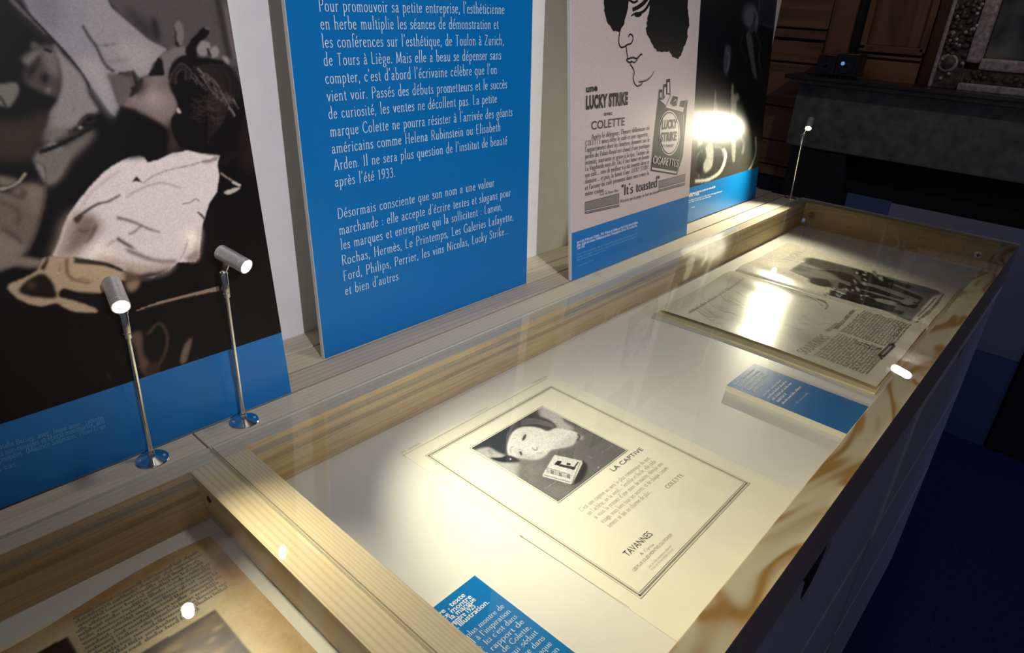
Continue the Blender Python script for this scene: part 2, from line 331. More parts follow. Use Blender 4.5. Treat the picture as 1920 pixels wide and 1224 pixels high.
g('z', 7.6, 'l1.2,9.8 6.6,9.8', 'l6.6,9.8 1,0.2', 'l1,.2 6.8,.2')
g('A', 12.6, 'l1,0 6.2,17.4', 'l6.2,17.4 11.6,0', 'l2.9,6 9.6,6', 'S1,0', 'S11.6,0')
g('C', 12.4, 'c11.4,14 9.6,16.8 6.8,17 3,14.5 1.2,8.5 2.6,3 6.4,0 9.8,.6 11.8,3.4')
g('D', 13, 'l2,17 2,0', 'c2,16.8 7,16.4 11.2,13 11.8,8.4 10.6,3 6.6,.4 2,.2')
g('E', 10.2, 'l2,17 2,0', 'l2,16.8 8.8,16.8', 'l2,8.8 7.4,8.8', 'l2,.2 9.2,.2')
g('F', 9.6, 'l2,17 2,0', 'l2,16.8 8.8,16.8', 'l2,8.6 7.2,8.6', 'S2,0')
g('G', 13, 'c11.4,14 9.6,16.8 6.8,17 3,14.5 1.2,8.5 2.6,3 6.4,0 9.8,.6 11.4,2.6', 'l11.4,7.4 11.4,0', 'S11,7.4')
g('H', 13, 'l2,17 2,0', 'l11,17 11,0', 'l2,9 11,9', 'S2,0', 'S11,0', 'S2,17', 'S11,17')
g('I', 5, 'l2.5,17 2.5,0', 'S2.5,0', 'S2.5,17')
g('L', 9.6, 'l2,17 2,0', 'l2,.2 9,.2', 'S2,17')
g('M', 15, 'l2,17 1.6,0', 'l2,17 7.4,1', 'l7.4,1 12.8,17', 'l12.8,17 13.4,0', 'S1.6,0', 'S13.4,0')
g('N', 13.4, 'l2,17 2,0', 'l2,17 11.4,0', 'l11.4,17 11.4,0', 'S2,0', 'S11.4,17')
g('O', 13, 'c6.5,17 2.8,14.5 1.2,8.5 2.8,2.5 6.5,0 10.2,2.5 11.8,8.5 10.2,14.5 6.5,17')
g('P', 10.2, 'l2,17 2,0', 'c2,16.8 6,16.8 9,14.6 9,10.4 6,8.2 2,8.2', 'S2,0')
g('R', 11, 'l2,17 2,0', 'c2,16.8 6,16.8 8.8,14.6 8.8,10.6 6,8.6 2,8.6', 'l5,8.6 10.4,0', 'S2,0')
g('S', 9, 'c7.8,14 6.6,16.8 4,17 1.6,14.8 1.8,11.4 5.2,8.8 7.8,5.6 7.2,1.6 4.2,0 1.6,.8 1,3.6')
g('T', 11.4, 'l5.7,16.8 5.7,0', 'l.8,16.8 10.6,16.8', 'S5.7,0')
g('U', 12.6, 'c2,17 2,6 2.8,1.8 6.2,0 9.6,1.6 10.6,6 10.6,17', 'S2,17', 'S10.6,17')
g('V', 12, 'l1,17 6,0', 'l6,0 11,17', 'S1,17', 'S11,17')
g('Z', 11, 'l1.4,16.8 9.8,16.8', 'l9.8,16.8 1,.2', 'l1,.2 10.2,.2')
g('K', 11.4, 'l2,17 2,0', 'l9.6,17 2.2,8', 'l4.4,10.4 10.6,0', 'S2,0', 'S2,17')
g('Y', 11, 'l1,17 5.5,8', 'l10,17 5.5,8', 'l5.5,8 5.5,0', 'S5.5,0')
g('B', 11, 'l2,17 2,0', 'c2,16.8 6,16.8 8.6,14.6 8.4,11 5.6,9 2,9', 'c4,9 8.4,8.4 9.6,4.6 7,.6 2,.2')
g('J', 6, 'c3,17 3,3 2,-1 0,-2', 'S3,17')
g('1', 7, 'l3.5,16 3.5,0', 'l3.5,16 1.4,13.8', 'S3.5,0')
g('9', 9, 'c7.6,11.4 6.6,7.8 4.2,7.4 1.6,8.8 1.2,12 2.4,15.2 4.6,16.2 7,14.6 7.8,11 6.8,5 4.6,1.4 1.8,0')
g('3', 8.4, 'c1.4,13.6 2.6,16 5,15.6 6.6,13 5.8,10 3.4,8.8', 'c3.4,8.8 6.6,7.6 7.4,4.4 5.6,.8 3,-.2 1,1.4')
g('2', 8.4, 'c1.4,12.6 2.6,16 5.2,15.6 7,12.6 5.6,8 1,.4', 'l1,.3 7.6,.3')
g('5', 8.4, 'l2.4,16 7,16', 'c2.4,16 1.8,9.4 4.8,9.8 7.4,6.4 6.4,1.8 3.4,0 1,1')
g('.', 3.8, 'd1.8,.9'); g(',', 3.8, 'd1.8,.9', 'l2,.6 1,-2.6'); g(':', 4.2, 'd2,1', 'd2,8'); g(';', 4.2, 'd2,8', 'd2,1', 'l2.2,.6 1.2,-2.6')
g("'", 3.2, 'l1.9,18.5 1.3,14.5'); g('-', 5, 'l.8,5 4.4,5'); g('"', 5.4, 'l1.6,18.5 1.4,14', 'l3.6,18.5 3.4,14'); g(' ', 4.6)
g('&', 12, 'c10.6,6 7,.6 3.6,0 1.2,3 3,7.4 7,12 6,16.4 3.6,15 4,11 10.8,0'); g('!', 4, 'l2,17 2,5', 'd2,1'); g('/', 5, 'l1,0 4.4,17')
g('(', 5, 'c4.2,18 1.6,13 1.6,4 4.2,-3'); g(')', 5, 'c.8,18 3.4,13 3.4,4 .8,-3')
ACC = {'é': ('e', 'a'), 'è': ('e', 'g'), 'ê': ('e', 'c'), 'à': ('a', 'g'), 'â': ('a', 'c'), 'î': ('i', 'c'), 'ù': ('u', 'g'), 'ô': ('o', 'c')}
ACCS = {'a': 'l3.6,12 6.2,16', 'g': 'l5.2,12 2.6,16', 'c': 'C2.4,12 4.4,15 6.4,12'}

def ribbon(pts, thick, thin, V, Fc):
    P = [np.array(p, float) for p in pts]; n = len(P); base = len(V)
    for i in range(n):
        t = P[min(i + 1, n - 1)] - P[max(i - 1, 0)]; l = math.hypot(*t) or 1; t = t / l
        w = 0.5 * (thin + (thick - thin) * abs(t[1]) ** 1.3); nrm = np.array([-t[1], t[0]])
        V.append(P[i] + nrm * w); V.append(P[i] - nrm * w)
    for i in range(n - 1):
        a = base + 2 * i; Fc.append((a, a + 2, a + 3, a + 1))
def glyph_geo(s, thick=1.5, thin=0.8, res=4, track=1.0):
    V = []; Fc = []; x = 0
    for ch in s:
        acc = None
        if ch in ACC: ch0, acc = ACC[ch]
        else: ch0 = ch
        if ch0 == '…': ch0 = '.'
        adv, st = G.get(ch0, G['o'])
        st = list(st)
        if acc:
            if ch0 == 'i': st = [q for q in st if q[0] != 'd']
            st.append(ACCS[acc])
        for q in st:
            k = q[0]; pts = [tuple(float(v) for v in a.split(',')) for a in q[1:].split()]
            pts = [(a + x, b) for a, b in pts]
            if k == 'c': ribbon(catmull(pts, res), thick, thin, V, Fc)
            elif k == 'l': ribbon(pts, thick, thin, V, Fc)
            elif k == 'C': ribbon(pts, thin, thin, V, Fc)
            elif k in 'Ss':
                (a, b), = pts; w = 1.45 if k == 'S' else 0.9; h = thin * 0.42; n = len(V)
                V += [np.array(p) for p in ((a - w, b - h), (a + w, b - h), (a + w, b + h), (a - w, b + h))]; Fc.append((n, n + 1, n + 2, n + 3))
            elif k == 'd':
                (a, b), = pts; n = len(V); r = thick * 0.62
                V += [np.array((a + r * math.cos(i * math.pi / 3), b + r * math.sin(i * math.pi / 3))) for i in range(6)]; Fc.append(tuple(range(n, n + 6)))
        x += adv + track + (1.2 if ch == ' ' else 0)
    return V, Fc, x - track
_sans = {}
def sans_geo(s, bold=0.0, track=1.0):
    cu = bpy.data.curves.new('t', 'FONT'); cu.body = s; cu.size = 24; cu.offset = bold; cu.space_character = track; cu.resolution_u = 3; cu.fill_mode = 'BOTH'
    ob = bpy.data.objects.new('t', cu); COL.objects.link(ob)
    dg = bpy.context.evaluated_depsgraph_get(); me = bpy.data.meshes.new_from_object(ob.evaluated_get(dg))
    V = [np.array((v.co.x, v.co.y)) for v in me.vertices]; Fc = [tuple(p.vertices) for p in me.polygons]
    bpy.data.objects.remove(ob); bpy.data.curves.remove(cu); bpy.data.meshes.remove(me)
    xs = [v[0] for v in V] or [0]; x0 = min(xs); V = [v - np.array((x0, 0)) for v in V]
    return V, Fc, max(xs) - x0
class Print:
    """collects flat ink shapes lying on one surface"""
    def __init__(s, plane, lift=0.0004, side=None):
        s.pl = plane; s.V = []; s.F = []; n = plane.n.normalized()
        if n.dot(CAM_P - plane.at(960, 400)) < 0: n = -n
        s.n = n; s.lift = lift
    def text(s, string, a, b, h, font='serif', bold=0.0, thick=1.5, thin=0.8, width=None, track=None):
        """baseline from pixel a to b measured on the surface; h = height of a capital in metres"""
        A = s.pl.at(*a); B = s.pl.at(*b); u = (B - A); Lr = u.length; u.normalize(); v = s.n.cross(u)
        if font == 'serif': V, Fc, w = glyph_geo(string, thick, thin, 4, 1.0 if track is None else track); k = h / 17
        else: V, Fc, w = sans_geo(string, bold, track or 1.0 + bold * .06); k = h / 16.6
        if width: Lr = width
        kx = Lr / w; n = len(s.V)
        s.V += [A + u * (p[0] * kx) + v * (p[1] * k) + s.n * s.lift for p in V]; s.F += [tuple(n + i for i in f) for f in Fc]
    def poly(s, pts, smooth=False):
        if smooth: pts = catmull(pts, 5, True)
        n = len(s.V); s.V += [s.pl.at(*p) + s.n * s.lift for p in pts]; s.F.append(tuple(range(n, n + len(pts))))
    def stroke(s, pts, w, smooth=True):
        """line through pixels, w = width in metres"""
        if smooth: pts = catmull(pts, 6)
        W3 = [s.pl.at(*p) for p in pts]; n = len(s.V); m = len(W3)
        for i in range(m):
            t = (W3[min(i + 1, m - 1)] - W3[max(i - 1, 0)]).normalized(); q = s.n.cross(t); f = w[0] + (w[1] - w[0]) * i / (m - 1) if isinstance(w, tuple) else w
            s.V += [W3[i] + q * f / 2 + s.n * s.lift, W3[i] - q * f / 2 + s.n * s.lift]
        for i in range(m - 1): a = n + 2 * i; s.F.append((a, a + 2, a + 3, a + 1))
    def worldline(s, A, B, w):
        A = Vector(A); B = Vector(B); q = s.n.cross((B - A).normalized()) * w / 2; n = len(s.V); o = s.n * s.lift
        s.V += [A + q + o, B + q + o, B - q + o, A - q + o]; s.F.append((n, n + 1, n + 2, n + 3))
    def words(s, A, B, h, rnd, fill=0.97):
        """a line of print too small to read: broken word-long dashes with uneven tops"""
        A = Vector(A); B = Vector(B); u = (B - A); L = u.length; u.normalize(); v = s.n.cross(u); x = 0; o = s.n * s.lift
        while x < L * fill:
            w = min(rnd.uniform(2.0, 7.5) * h * 0.75, L - x); k = x
            while k < x + w:
                c = h * rnd.uniform(0.35, 0.6); t = h * rnd.choice((0.55, 0.55, 0.6, 1.0)); n = len(s.V)
                P = A + u * k; s.V += [P + o, P + u * c * 0.72 + o, P + u * c * 0.72 + v * t + o, P + v * t + o]; s.F.append((n, n + 1, n + 2, n + 3)); k += c
            x += w + h * 0.6
    drape = None
    def done(s, name, mat, parent, label=None):
        if s.drape: s.V = [Vector((v[0], v[1], s.drape(v[0], v[1]) + .0008)) for v in s.V]
        return emit(name, s.V, s.F, mat, parent, label=label, recalc=False)

# ------------------------------------------------------------------ printed pictures: a fine vertex grid carrying the ink colour
def inside(px, py, poly):
    m = np.zeros(px.shape, bool); n = len(poly); j = n - 1
    for i in range(n):
        xi, yi = poly[i]; xj, yj = poly[j]
        c = ((yi > py) != (yj > py)) & (px < (xj - xi) * (py - yi) / ((yj - yi) or 1e-9) + xi); m ^= c; j = i
    return m
def blur(a, s):
    if s < 0.3: return a
    r = max(1, int(s * 2.5)); k = np.exp(-0.5 * (np.arange(-r, r + 1) / s) ** 2); k /= k.sum()
    for ax in (0, 1):
        p = np.pad(a, [(r, r) if q == ax else (0, 0) for q in (0, 1)], mode='edge'); o = np.zeros_like(a)
        for i, w in enumerate(k): o += w * (p[i:i + a.shape[0], :] if ax == 0 else p[:, i:i + a.shape[1]])
        a = o
    return a
class Picture:
    def __init__(s, plane, quad, nu, nv, base):
        """quad: world corners bottom-left, bottom-right, top-right, top-left"""
        Q = [np.array(q, float) for q in quad]; u = np.linspace(0, 1, nu)[None, :, None]; v = np.linspace(0, 1, nv)[:, None, None]
        s.P = (1 - v) * ((1 - u) * Q[0] + u * Q[1]) + v * ((1 - u) * Q[3] + u * Q[2])
        s.x, s.y = project(s.P); s.nu, s.nv = nu, nv; s.c = np.ones((nv, nu, 3)) * np.array(base, float)
        s.rng = np.random.default_rng(5)
    bs = 1.0
    def col(s, c): return np.array(c, float) if hasattr(c, '__len__') else np.array((c, c, c), float)
    def fill(s, poly, c, b=1.0, smooth=True, op=1.0):
        p = catmull(poly, 5, True) if smooth else poly
        m = blur(inside(s.x, s.y, p).astype(float), b * s.bs)[..., None] * op; s.c = s.c * (1 - m) + s.col(c) * m
    def line(s, pts, w, c, b=0.7, op=1.0, smooth=True):
        p = catmull(pts, 6) if smooth else [np.array(q, float) for q in pts]; n = len(p); L = []; R = []
        for i in range(n):
            t = p[min(i + 1, n - 1)] - p[max(i - 1, 0)]; l = math.hypot(*t) or 1; q = np.array([-t[1], t[0]]) / l
            f = (w[0] + (w[1] - w[0]) * i / max(1, n - 1)) if isinstance(w, tuple) else w
            L.append(p[i] + q * f / 2); R.append(p[i] - q * f / 2)
        s.fill(L + R[::-1], c, b, False, op)
    def spot(s, x, y, rx, ry, c, op=1.0, ang=0.0, hard=False):
        ca, sa = math.cos(math.radians(ang)), math.sin(math.radians(ang)); dx = s.x - x; dy = s.y - y
        d = ((dx * ca + dy * sa) / rx) ** 2 + ((-dx * sa + dy * ca) / ry) ** 2
        m = ((d < 1).astype(float) if hard else np.exp(-d))[..., None] * op; s.c = s.c * (1 - m) + s.col(c) * m
    def noise(s, amp, sig=1.0):
        n = blur(s.rng.normal(0, 1, (s.nv, s.nu)), sig); n /= n.std() + 1e-9; s.c = np.clip(s.c * (1 + amp * n[..., None]), 0, 1)
    def done(s, name, mat, parent, lift, label=None):
        org = np.array(origin_of(parent)); P = s.P.reshape(-1, 3) + np.array(lift) - org
        idx = np.arange(s.nu * s.nv).reshape(s.nv, s.nu)
        f = np.stack([idx[:-1, :-1], idx[:-1, 1:], idx[1:, 1:], idx[1:, :-1]], -1).reshape(-1, 4)
        me = bpy.data.meshes.new(name); me.vertices.add(len(P)); me.vertices.foreach_set('co', P.ravel().astype('f'))
        me.loops.add(f.size); me.loops.foreach_set('vertex_index', f.ravel().astype('i'))
        me.polygons.add(len(f)); me.polygons.foreach_set('loop_start', (np.arange(len(f)) * 4).astype('i'))
        try: me.polygons.foreach_set('loop_total', np.full(len(f), 4, 'i'))
        except Exception: pass
        me.update(calc_edges=True)
        ca = me.color_attributes.new('ink', 'FLOAT_COLOR', 'POINT')
        ca.data.foreach_set('color', np.concatenate([np.clip(s.c, 0, 1).reshape(-1, 3), np.ones((len(P), 1))], 1).ravel().astype('f'))
        me.materials.append(mat); o = bpy.data.objects.new(name, me); COL.objects.link(o); o.parent = parent
        if label: o['label'] = label
        return o
def srgb(r, g_, b): return tuple(((c / 255 + 0.055) / 1.055) ** 2.4 if c > 10 else c / 255 / 12.92 for c in (r, g_, b))

# ================================================================== THE SETTING
ZFLOOR = -1.235
XW = 3.34
box('floor', (-3.2, -3.6, ZFLOOR - 0.05), (XW + 0.2, 3.0, ZFLOOR), M_carpet, kind='structure')
box('wall_back', (-1.6, 0.235, ZFLOOR), (2.03, 0.27, 1.7), M_wall, kind='structure')
def recolor(o, mat, test):
    o.data.materials.append(mat); k = len(o.data.materials) - 1
    for p in o.data.polygons:
        if test(p.normal): p.material_index = k

# ---- far wall: oak wainscot, then the stone fireplace
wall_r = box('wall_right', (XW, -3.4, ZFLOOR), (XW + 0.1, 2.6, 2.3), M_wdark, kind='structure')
XP = xplane(XW - 0.02)
def yz(px, py, pl=None): p = (pl or XP).at(px, py); return p.y, p.z
YR = yz(1556, 40)[0]
zs = [yz(1500, y)[1] for y in (0, 52, 56, 72, 77, 117, 121, 203, 206, 270, 273, 318, 321, 338)]
for i, (a, b, d, m) in enumerate([(zs[1], 1.6, .020, M_wains), (zs[3], zs[2], .034, M_wains), (zs[5], zs[4], .014, M_wains), (zs[7], zs[6], .018, M_wains),
                                  (zs[9], zs[8], .012, M_wains), (zs[11], zs[10], .012, M_wains), (zs[13], zs[12], .03, M_wains)]):
    box('plank' if d < .02 else 'moulding', (XW - d, YR, a), (XW, 2.4, b), m, wall_r, 0.004)
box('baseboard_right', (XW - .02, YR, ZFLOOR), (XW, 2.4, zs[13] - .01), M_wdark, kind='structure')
y1 = yz(1601, 45)[0]; y2 = yz(1621, 45)[0]; y3 = yz(1747, 45)[0]; y4 = yz(1756, 45)[0]
box('stile', (XW - .026, y1, .27), (XW, YR - .004, 1.6), M_wainsv, wall_r, 0.003)
box('stile', (XW - .022, y4 - .9, .27), (XW, y3 - .012, 1.6), M_wainsv, wall_r, 0.003)
zt = yz(1690, 88)[1]
box('panel', (XW - .012, y3, zt), (XW, y2 - .03, 1.6), M_wainsv, wall_r, 0.003)
for a, b in ((y2 - .03, y2 - .005), (y3 - .008, y3 + .018)): box('panel_moulding', (XW - .03, a, zt - .02), (XW, b, 1.6), M_wainsv, wall_r, 0.004)
box('panel_moulding', (XW - .03, y3, zt - .03), (XW, y2 - .005, zt), M_wains, wall_r, 0.004)
zb = yz(1690, 112)[1]
box('plank', (XW - .018, y3, zb), (XW, y2 - .005, zt - .04), M_wains, wall_r, 0.003)
box('plank', (XW - .016, y3, .27), (XW, y2 - .005, zb - .01), M_wains, wall_r, 0.003)

FX = 3.2; FP = xplane(FX)
fp = thing('fireplace', 'dark stone fireplace with a wide plain lintel and moulded mantel shelf on the far wall', 'fireplace', (FX, -0.2, ZFLOOR))
ly, lzt = yz(1498, 156, FP); _, lzb = yz(1510, 276, FP)
jy0 = yz(1585, 288, FP)[0]
box('lintel', (FX, -1.35, lzb), (XW, ly, lzt), M_stone, fp, 0.006)
box('jamb', (FX + .012, jy0, ZFLOOR), (XW, ly - .03, lzb), M_stone_dk, fp, 0.004)
box('jamb', (FX + .012, -1.33, ZFLOOR), (XW, -0.70, lzb), M_stone_dk, fp, 0.004)
box('fireback', (XW - .012, -0.70, ZFLOOR), (XW, jy0, lzb), M_stone_dk, fp)
MZ = xplane(3.12).at(1472, 138).z
# moulding profile extruded along y
prof = [(FX, lzt), (FX - .012, lzt + .002), (FX - .016, lzt + .016), (FX - .034, lzt + .022), (FX - .05, MZ - .022), (FX - .058, MZ - .018), (XW, MZ - .018), (XW, lzt)]
ya, yb = -1.4, yz(1484, 150, FP)[0]
v = [(x, ya, z) for x, z in prof] + [(x, yb, z) for x, z in prof]; n = len(prof)
emit('bed_moulding', v, [tuple(range(n)), tuple(range(2 * n - 1, n - 1, -1))] + [(i, (i + 1) % n, n + (i + 1) % n, n + i) for i in range(n)], M_stone_l, fp)
box('mantel_shelf', (3.12, -1.45, MZ - .018), (XW, xplane(3.12).at(1472, 138).y, MZ), M_slate, fp, 0.004)
# screen boards closing the hearth; the blue light on them is painted
BX = xplane(3.24)
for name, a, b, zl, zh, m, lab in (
    ('hearth_board', yz(1592, 360, BX)[0], yz(1672, 379, BX)[0], ZFLOOR, yz(1592, 361, BX)[1], M_blue_light, 'narrow left part of the hearth board with blue light painted on'),
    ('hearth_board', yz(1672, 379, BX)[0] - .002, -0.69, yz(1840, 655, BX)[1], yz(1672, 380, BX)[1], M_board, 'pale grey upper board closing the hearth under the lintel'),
    ('hearth_board', yz(1672, 379, BX)[0] - .002, -0.69, ZFLOOR, yz(1840, 655, BX)[1] - .002, M_blue_light, 'wide lower part of the hearth board with blue light painted on, standing on the carpet')):
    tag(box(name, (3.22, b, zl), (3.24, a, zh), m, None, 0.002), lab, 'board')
# speakers on the mantel
SX = xplane(3.16)
for k, (pa, pb, lit, lab) in enumerate(((1533, 1567, 0, 'small black cube speaker on the mantel shelf, left of the pair'),
                                        (1569, 1609, 1, 'right small black cube speaker on the mantel, blue glint on its cone'))):
    a = SX.at(pa, 112).y; b = SX.at(pb, 116).y; h = MZ + (a - b) * 1.02
    t = thing('speaker', lab, 'speaker', (3.2, (a + b) / 2, MZ), 'cube speakers on the mantel')
    box('cabinet', (3.16, b, MZ + .012), (3.28, a, h + .012), M_spk, t, 0.004)
    box('foot', (3.175, b + .02, MZ), (3.265, a - .02, MZ + .012), M_spk, t)
    c = Vector((3.16, (a + b) / 2, (MZ + .012 + h + .012) / 2)); r = (a - b) * .36
    lathe('cone', c, (-1, 0, 0), [(0, r), (.004, r), (.004, r * .92), (-.004 + .006, r * .4), (.004, r * .3), (.006, .001)], M_cone, t, 28)
    lathe('surround_ring', c, (-1, 0, 0), [(0, r * 1.06), (.005, r * 1.06), (.005, r), (0, r)], M_spk, t, 28, False)
    box('front_edge', (3.156, b, h + .009), (3.16, a, h + .013), M_wainsv, t)
    if lit:
        q = SX.at(1581, 119)
        lathe('blue_glint', (3.155, q.y, q.z), (-1, 0, 0), [(0, .0085), (.003, .006), (.005, .001)], M_glint, t, 16)  # glowing disc added as the blue reflection on the cone
# the old mirror
MX = xplane(3.27); mr = thing('mirror', 'old mirror in a worn carved and whitened frame standing on the mantel', 'mirror', (3.27, -0.6, MZ))
def my(px, py): return MX.at(px, py).y
def mz(px, py): return MX.at(px, py).z
yo = my(1757, 110); ya_ = my(1764, 110); yb_ = my(1814, 110); yc = my(1842, 109); zg_ = mz(1841, 109)
box('outer_moulding', (3.235, ya_, MZ), (3.30, yo, .96), M_giltw, mr, 0.006)
box('carved_band', (3.255, yb_, MZ), (3.30, ya_, .96), M_giltd, mr, 0.004)
box('inner_moulding', (3.24, yc, zg_ - .02), (3.30, yb_, .96), M_giltw, mr, 0.01)
box('inner_moulding', (3.24, -1.5, zg_ - .045), (3.30, yc, zg_), M_giltw, mr, 0.01)
box('carved_band', (3.255, -1.5, MZ + .03), (3.30, yb_, zg_ - .045), M_giltd, mr, 0.004)
box('bottom_moulding', (3.235, -1.5, MZ), (3.30, yb_, MZ + .03), M_giltw, mr, 0.006)
box('mirror_glass', (3.285, -1.5, zg_), (3.295, yc, .92), M_mirror, mr)
rc = MX.at(1779, 118)
lathe('roundel', (3.262, rc.y, rc.z), (-1, 0, 0), [(0, .037), (.012, .037), (.018, .031), (.014, .027), (.014, .001)], M_giltw, mr, 28)
lathe('roundel_boss', (3.25, rc.y, rc.z), (-1, 0, 0), [(0, .026), (.010, .022), (.016, .012), (.018, .001)], M_giltd, mr, 24)
rnd = random.Random(4); V = []; Fc = []
for i in range(150):
    if i < 100: c = Vector((3.255, yb_ + rnd.random() * (ya_ - yb_), MZ + .12 + rnd.random() * .48))
    else: c = Vector((3.255, yb_ - .02 - rnd.random() * .5, MZ + .035 + rnd.random() * max(.02, (zg_ - .05 - MZ - .035))))
    vv, ff = lathe_vf(c, (-1, rnd.uniform(-.4, .4), rnd.uniform(-.4, .4)), [(0, .016 * rnd.uniform(.5, 1)), (.007, .012 * rnd.uniform(.6, 1)), (.012, .002)], 7, len(V)); V += vv; Fc += ff
emit('carving', V, Fc, M_giltd, mr, True, kind='stuff')
V = []; Fc = []
for i in range(34):
    c = Vector((3.25, yb_ + rnd.random() * (ya_ - yb_) * .9, MZ + .02 + rnd.random() * .58))
    vv, ff = lathe_vf(c, (-1, rnd.uniform(-.6, .6), rnd.uniform(-.6, .6)), [(0, .010 * rnd.uniform(.4, 1)), (.008, .008), (.013, .001)], 6, len(V)); V += vv; Fc += ff
emit('worn_gilding', V, Fc, M_giltw, mr, True, kind='stuff')
# unseen lamp added above the mirror to glint on the case glass
box('top_moulding', (3.24, -1.5, .90), (3.30, yb_, .96), M_giltw, mr, 0.006)
pl = thing('glint_lamp', 'small made-up lamp on an arm above the mirror, added for a glint on the case glass', 'lamp', (3.27, -0.272, 1.03))
lathe('lamp_tube', (3.2, -0.335, 1.012), (0, 1, 0), [(0, .016), (.13, .016)], M_steel, pl, 20)
o_ = lathe('lamp_lens', (3.178, -0.320, 1.003), (0, 1, -.22), [(0, .004), (.006, .012), (.02, .016), (.075, .016), (.09, .012), (.096, .004)], glow('glint_lamp_lens', (1, 0.95, 0.82), 22), pl, 20)
box('arm', (3.19, -0.28, 1.01), (3.34, -0.264, 1.02), M_steel, pl)

# ---- slatted ledge behind the cases
lg = thing('slatted_ledge', 'pale pine ledge of long parallel slats running along the white wall', 'ledge', (0.4, .15, ZFLOOR))
for i, (a, b, m) in enumerate(((.0805, .1275, M_slat2), (.1325, .1805, M_slat), (.1855, .2345, M_slat))):
    box('slat', (-1.5, a, -.024), (2.03 + .012 * (i - 1), b, -.0005), m, lg, 0.0012)
box('ledge_core', (-1.5, .0765, ZFLOOR), (2.0, .2345, -.026), M_dark, lg)  # dark colour paints in the shade of the slat gaps

# ---- the two display cases
ZF = -.081
def display_case(x0, x1, label, right):
    t = thing('display_case', label, 'display case', ((x0 + x1) / 2, -.26, ZFLOOR), 'glazed pine display cases')
    r = box('back_rail', (x0, 0, -.105), (x1, .075, 0), M_rail, t, 0.0010); recolor(r, M_rail_face, lambda n: n.y < -.9)
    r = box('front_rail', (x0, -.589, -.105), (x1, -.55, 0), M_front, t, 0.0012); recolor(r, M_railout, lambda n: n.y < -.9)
    near = (x0, x0 + .0336) if right else (x0, x0 + .03)
    far = (x1 - .03, x1) if right else (x1 - .0329, x1)
    a = box('side_board', (near[0], -.55, -.105), (near[1], 0, -.0002), M_div if right else M_end, t, 0.0012)
    if right: b = box('side_board', (far[0], -.55, -.105), (far[1], 0, -.0002), M_end, t, 0.0012)
    else: b = hexa('side_board', [(x1 - .0185, -.55, -.105), (x1, -.55, -.105), (x1, 0, -.105), (x1 - .0185, 0, -.105), (x1 - .0365, -.55, -.0002), (x1, -.55, -.0002), (x1, 0, -.0002), (x1 - .0365, 0, -.0002)], M_div2, t, 0.0010)
    box('base_board', (near[1], -.55, -.100), (far[0] + (0 if right else .012), 0, ZF), M_floorboard, t)
    gl = box('glass_lid', (x0 + .0006, -.5892, .0004), (x1 - .0006, .0241, .0040), M_glass, t); recolor(gl, M_gedge, lambda n: abs(n.z) < .5)
    box('carcass', (x0 + .004, -.562, ZFLOOR + .05), (x1 - .004, .07, -.106), M_white_lac, t)
    box('plinth', (x0 + .004, -.578, ZFLOOR), (x1 - .004, .06, ZFLOOR + .05), M_white_lac, t)
    return t, a, b
cr_, dl, er = display_case(0.0012, 2.02, 'long pine display case under glass holding the LA CAPTIVE page', True)
cl_, _, dr = display_case(-1.2, -0.0012, 'pine display case under glass at lower left, holding the browned magazine', False)
# screws and plugs in the boards
lathe('wood_plug', (1.99, -.029, -.040), (-1, 0, 0), [(-.001, .0105), (.0006, .0105), (.0006, .0085), (.0002, .008), (.0004, .001)], M_plug, er, 24)
lathe('screw', (1.99, -.507, -.045), (-1, 0, 0), [(-.001, .0105), (.0004, .0105), (.0010, .008), (.0014, .001)], M_steel, er, 20)
for a in (0, math.pi / 2):
    c = Vector((1.9884, -.507, -.045)); u = Vector((0, math.cos(a), math.sin(a))) * .006; w = Vector((0, -math.sin(a), math.cos(a))) * .0012
    emit('screw_slot', [c - u - w, c + u - w, c + u + w, c - u + w], [(0, 1, 2, 3)], M_hole_shade, er)
lathe('screw_hole', (-.0341, -.034, -.024), (-1, 0, 0), [(-.004, .0045), (.0008, .0045), (.0009, .001)], M_hole_shade, dr, 14)
# fronts with a scooped finger hole in the upper edge
def front(parent, xa, xb, zl, zh, hole, name='drawer_front', mat=None):
    y0, y1 = -.585, -.581; pts = [(xa, zl), (xb, zl), (xb, zh)]
    if hole:
        for i in range(0, 19):
            an = math.pi * i / 18; pts.append((hole + .052 * math.cos(an), zh - .066 * math.sin(an) ** .9))
    pts.append((xa, zh)); n = len(pts)
    v = [(x, y0, z) for x, z in pts] + [(x, y1, z) for x, z in pts]
    return emit(name, v, [tuple(range(n)), tuple(range(2 * n - 1, n - 1, -1))] + [(i, (i + 1) % n, n + (i + 1) % n, n + i) for i in range(n)], mat or M_white_lac, parent)
for parent, xs in ((cr_, ((.045, 1.062, .545), (1.10, 2.012, 1.556))), (cl_, ((-1.19, -.62, -.9), (-.60, -.03, -.3)))):
    for xa, xb, hx in xs:
        front(parent, xa, xb, -.443, -.142, hx)
        front(parent, xa, xb, -.757, -.459, None)
        front(parent, xa, xb, -1.17, -.772, None)
        box('painted_hole_shade', (xa, -.5806, -1.17), (xb, -.563, -.142), M_hole_shade, parent)  # dark backing paints in the shade behind finger holes and seams
        for z in (-.443, -.457, -.757, -.770): box('edge_highlight', (xa, -.5856, z - .0009), (xb, -.5808, z + .0009), M_grey_lac, parent)  # pale bands paint in the highlights along the drawer edges
box('stile', (1.066, -.5885, -.447), (1.098, -.566, -.122), M_grey_lac, cr_, 0.001)  # whiter colour stands for light on a drawer side edge
box('top_strip', (1.10, -.588, -.139), (2.012, -.566, -.118), M_grey_lac, cr_, 0.001)
box('top_strip', (.045, -.582, -.139), (1.062, -.566, -.122), M_white_lac, cr_, 0.001)

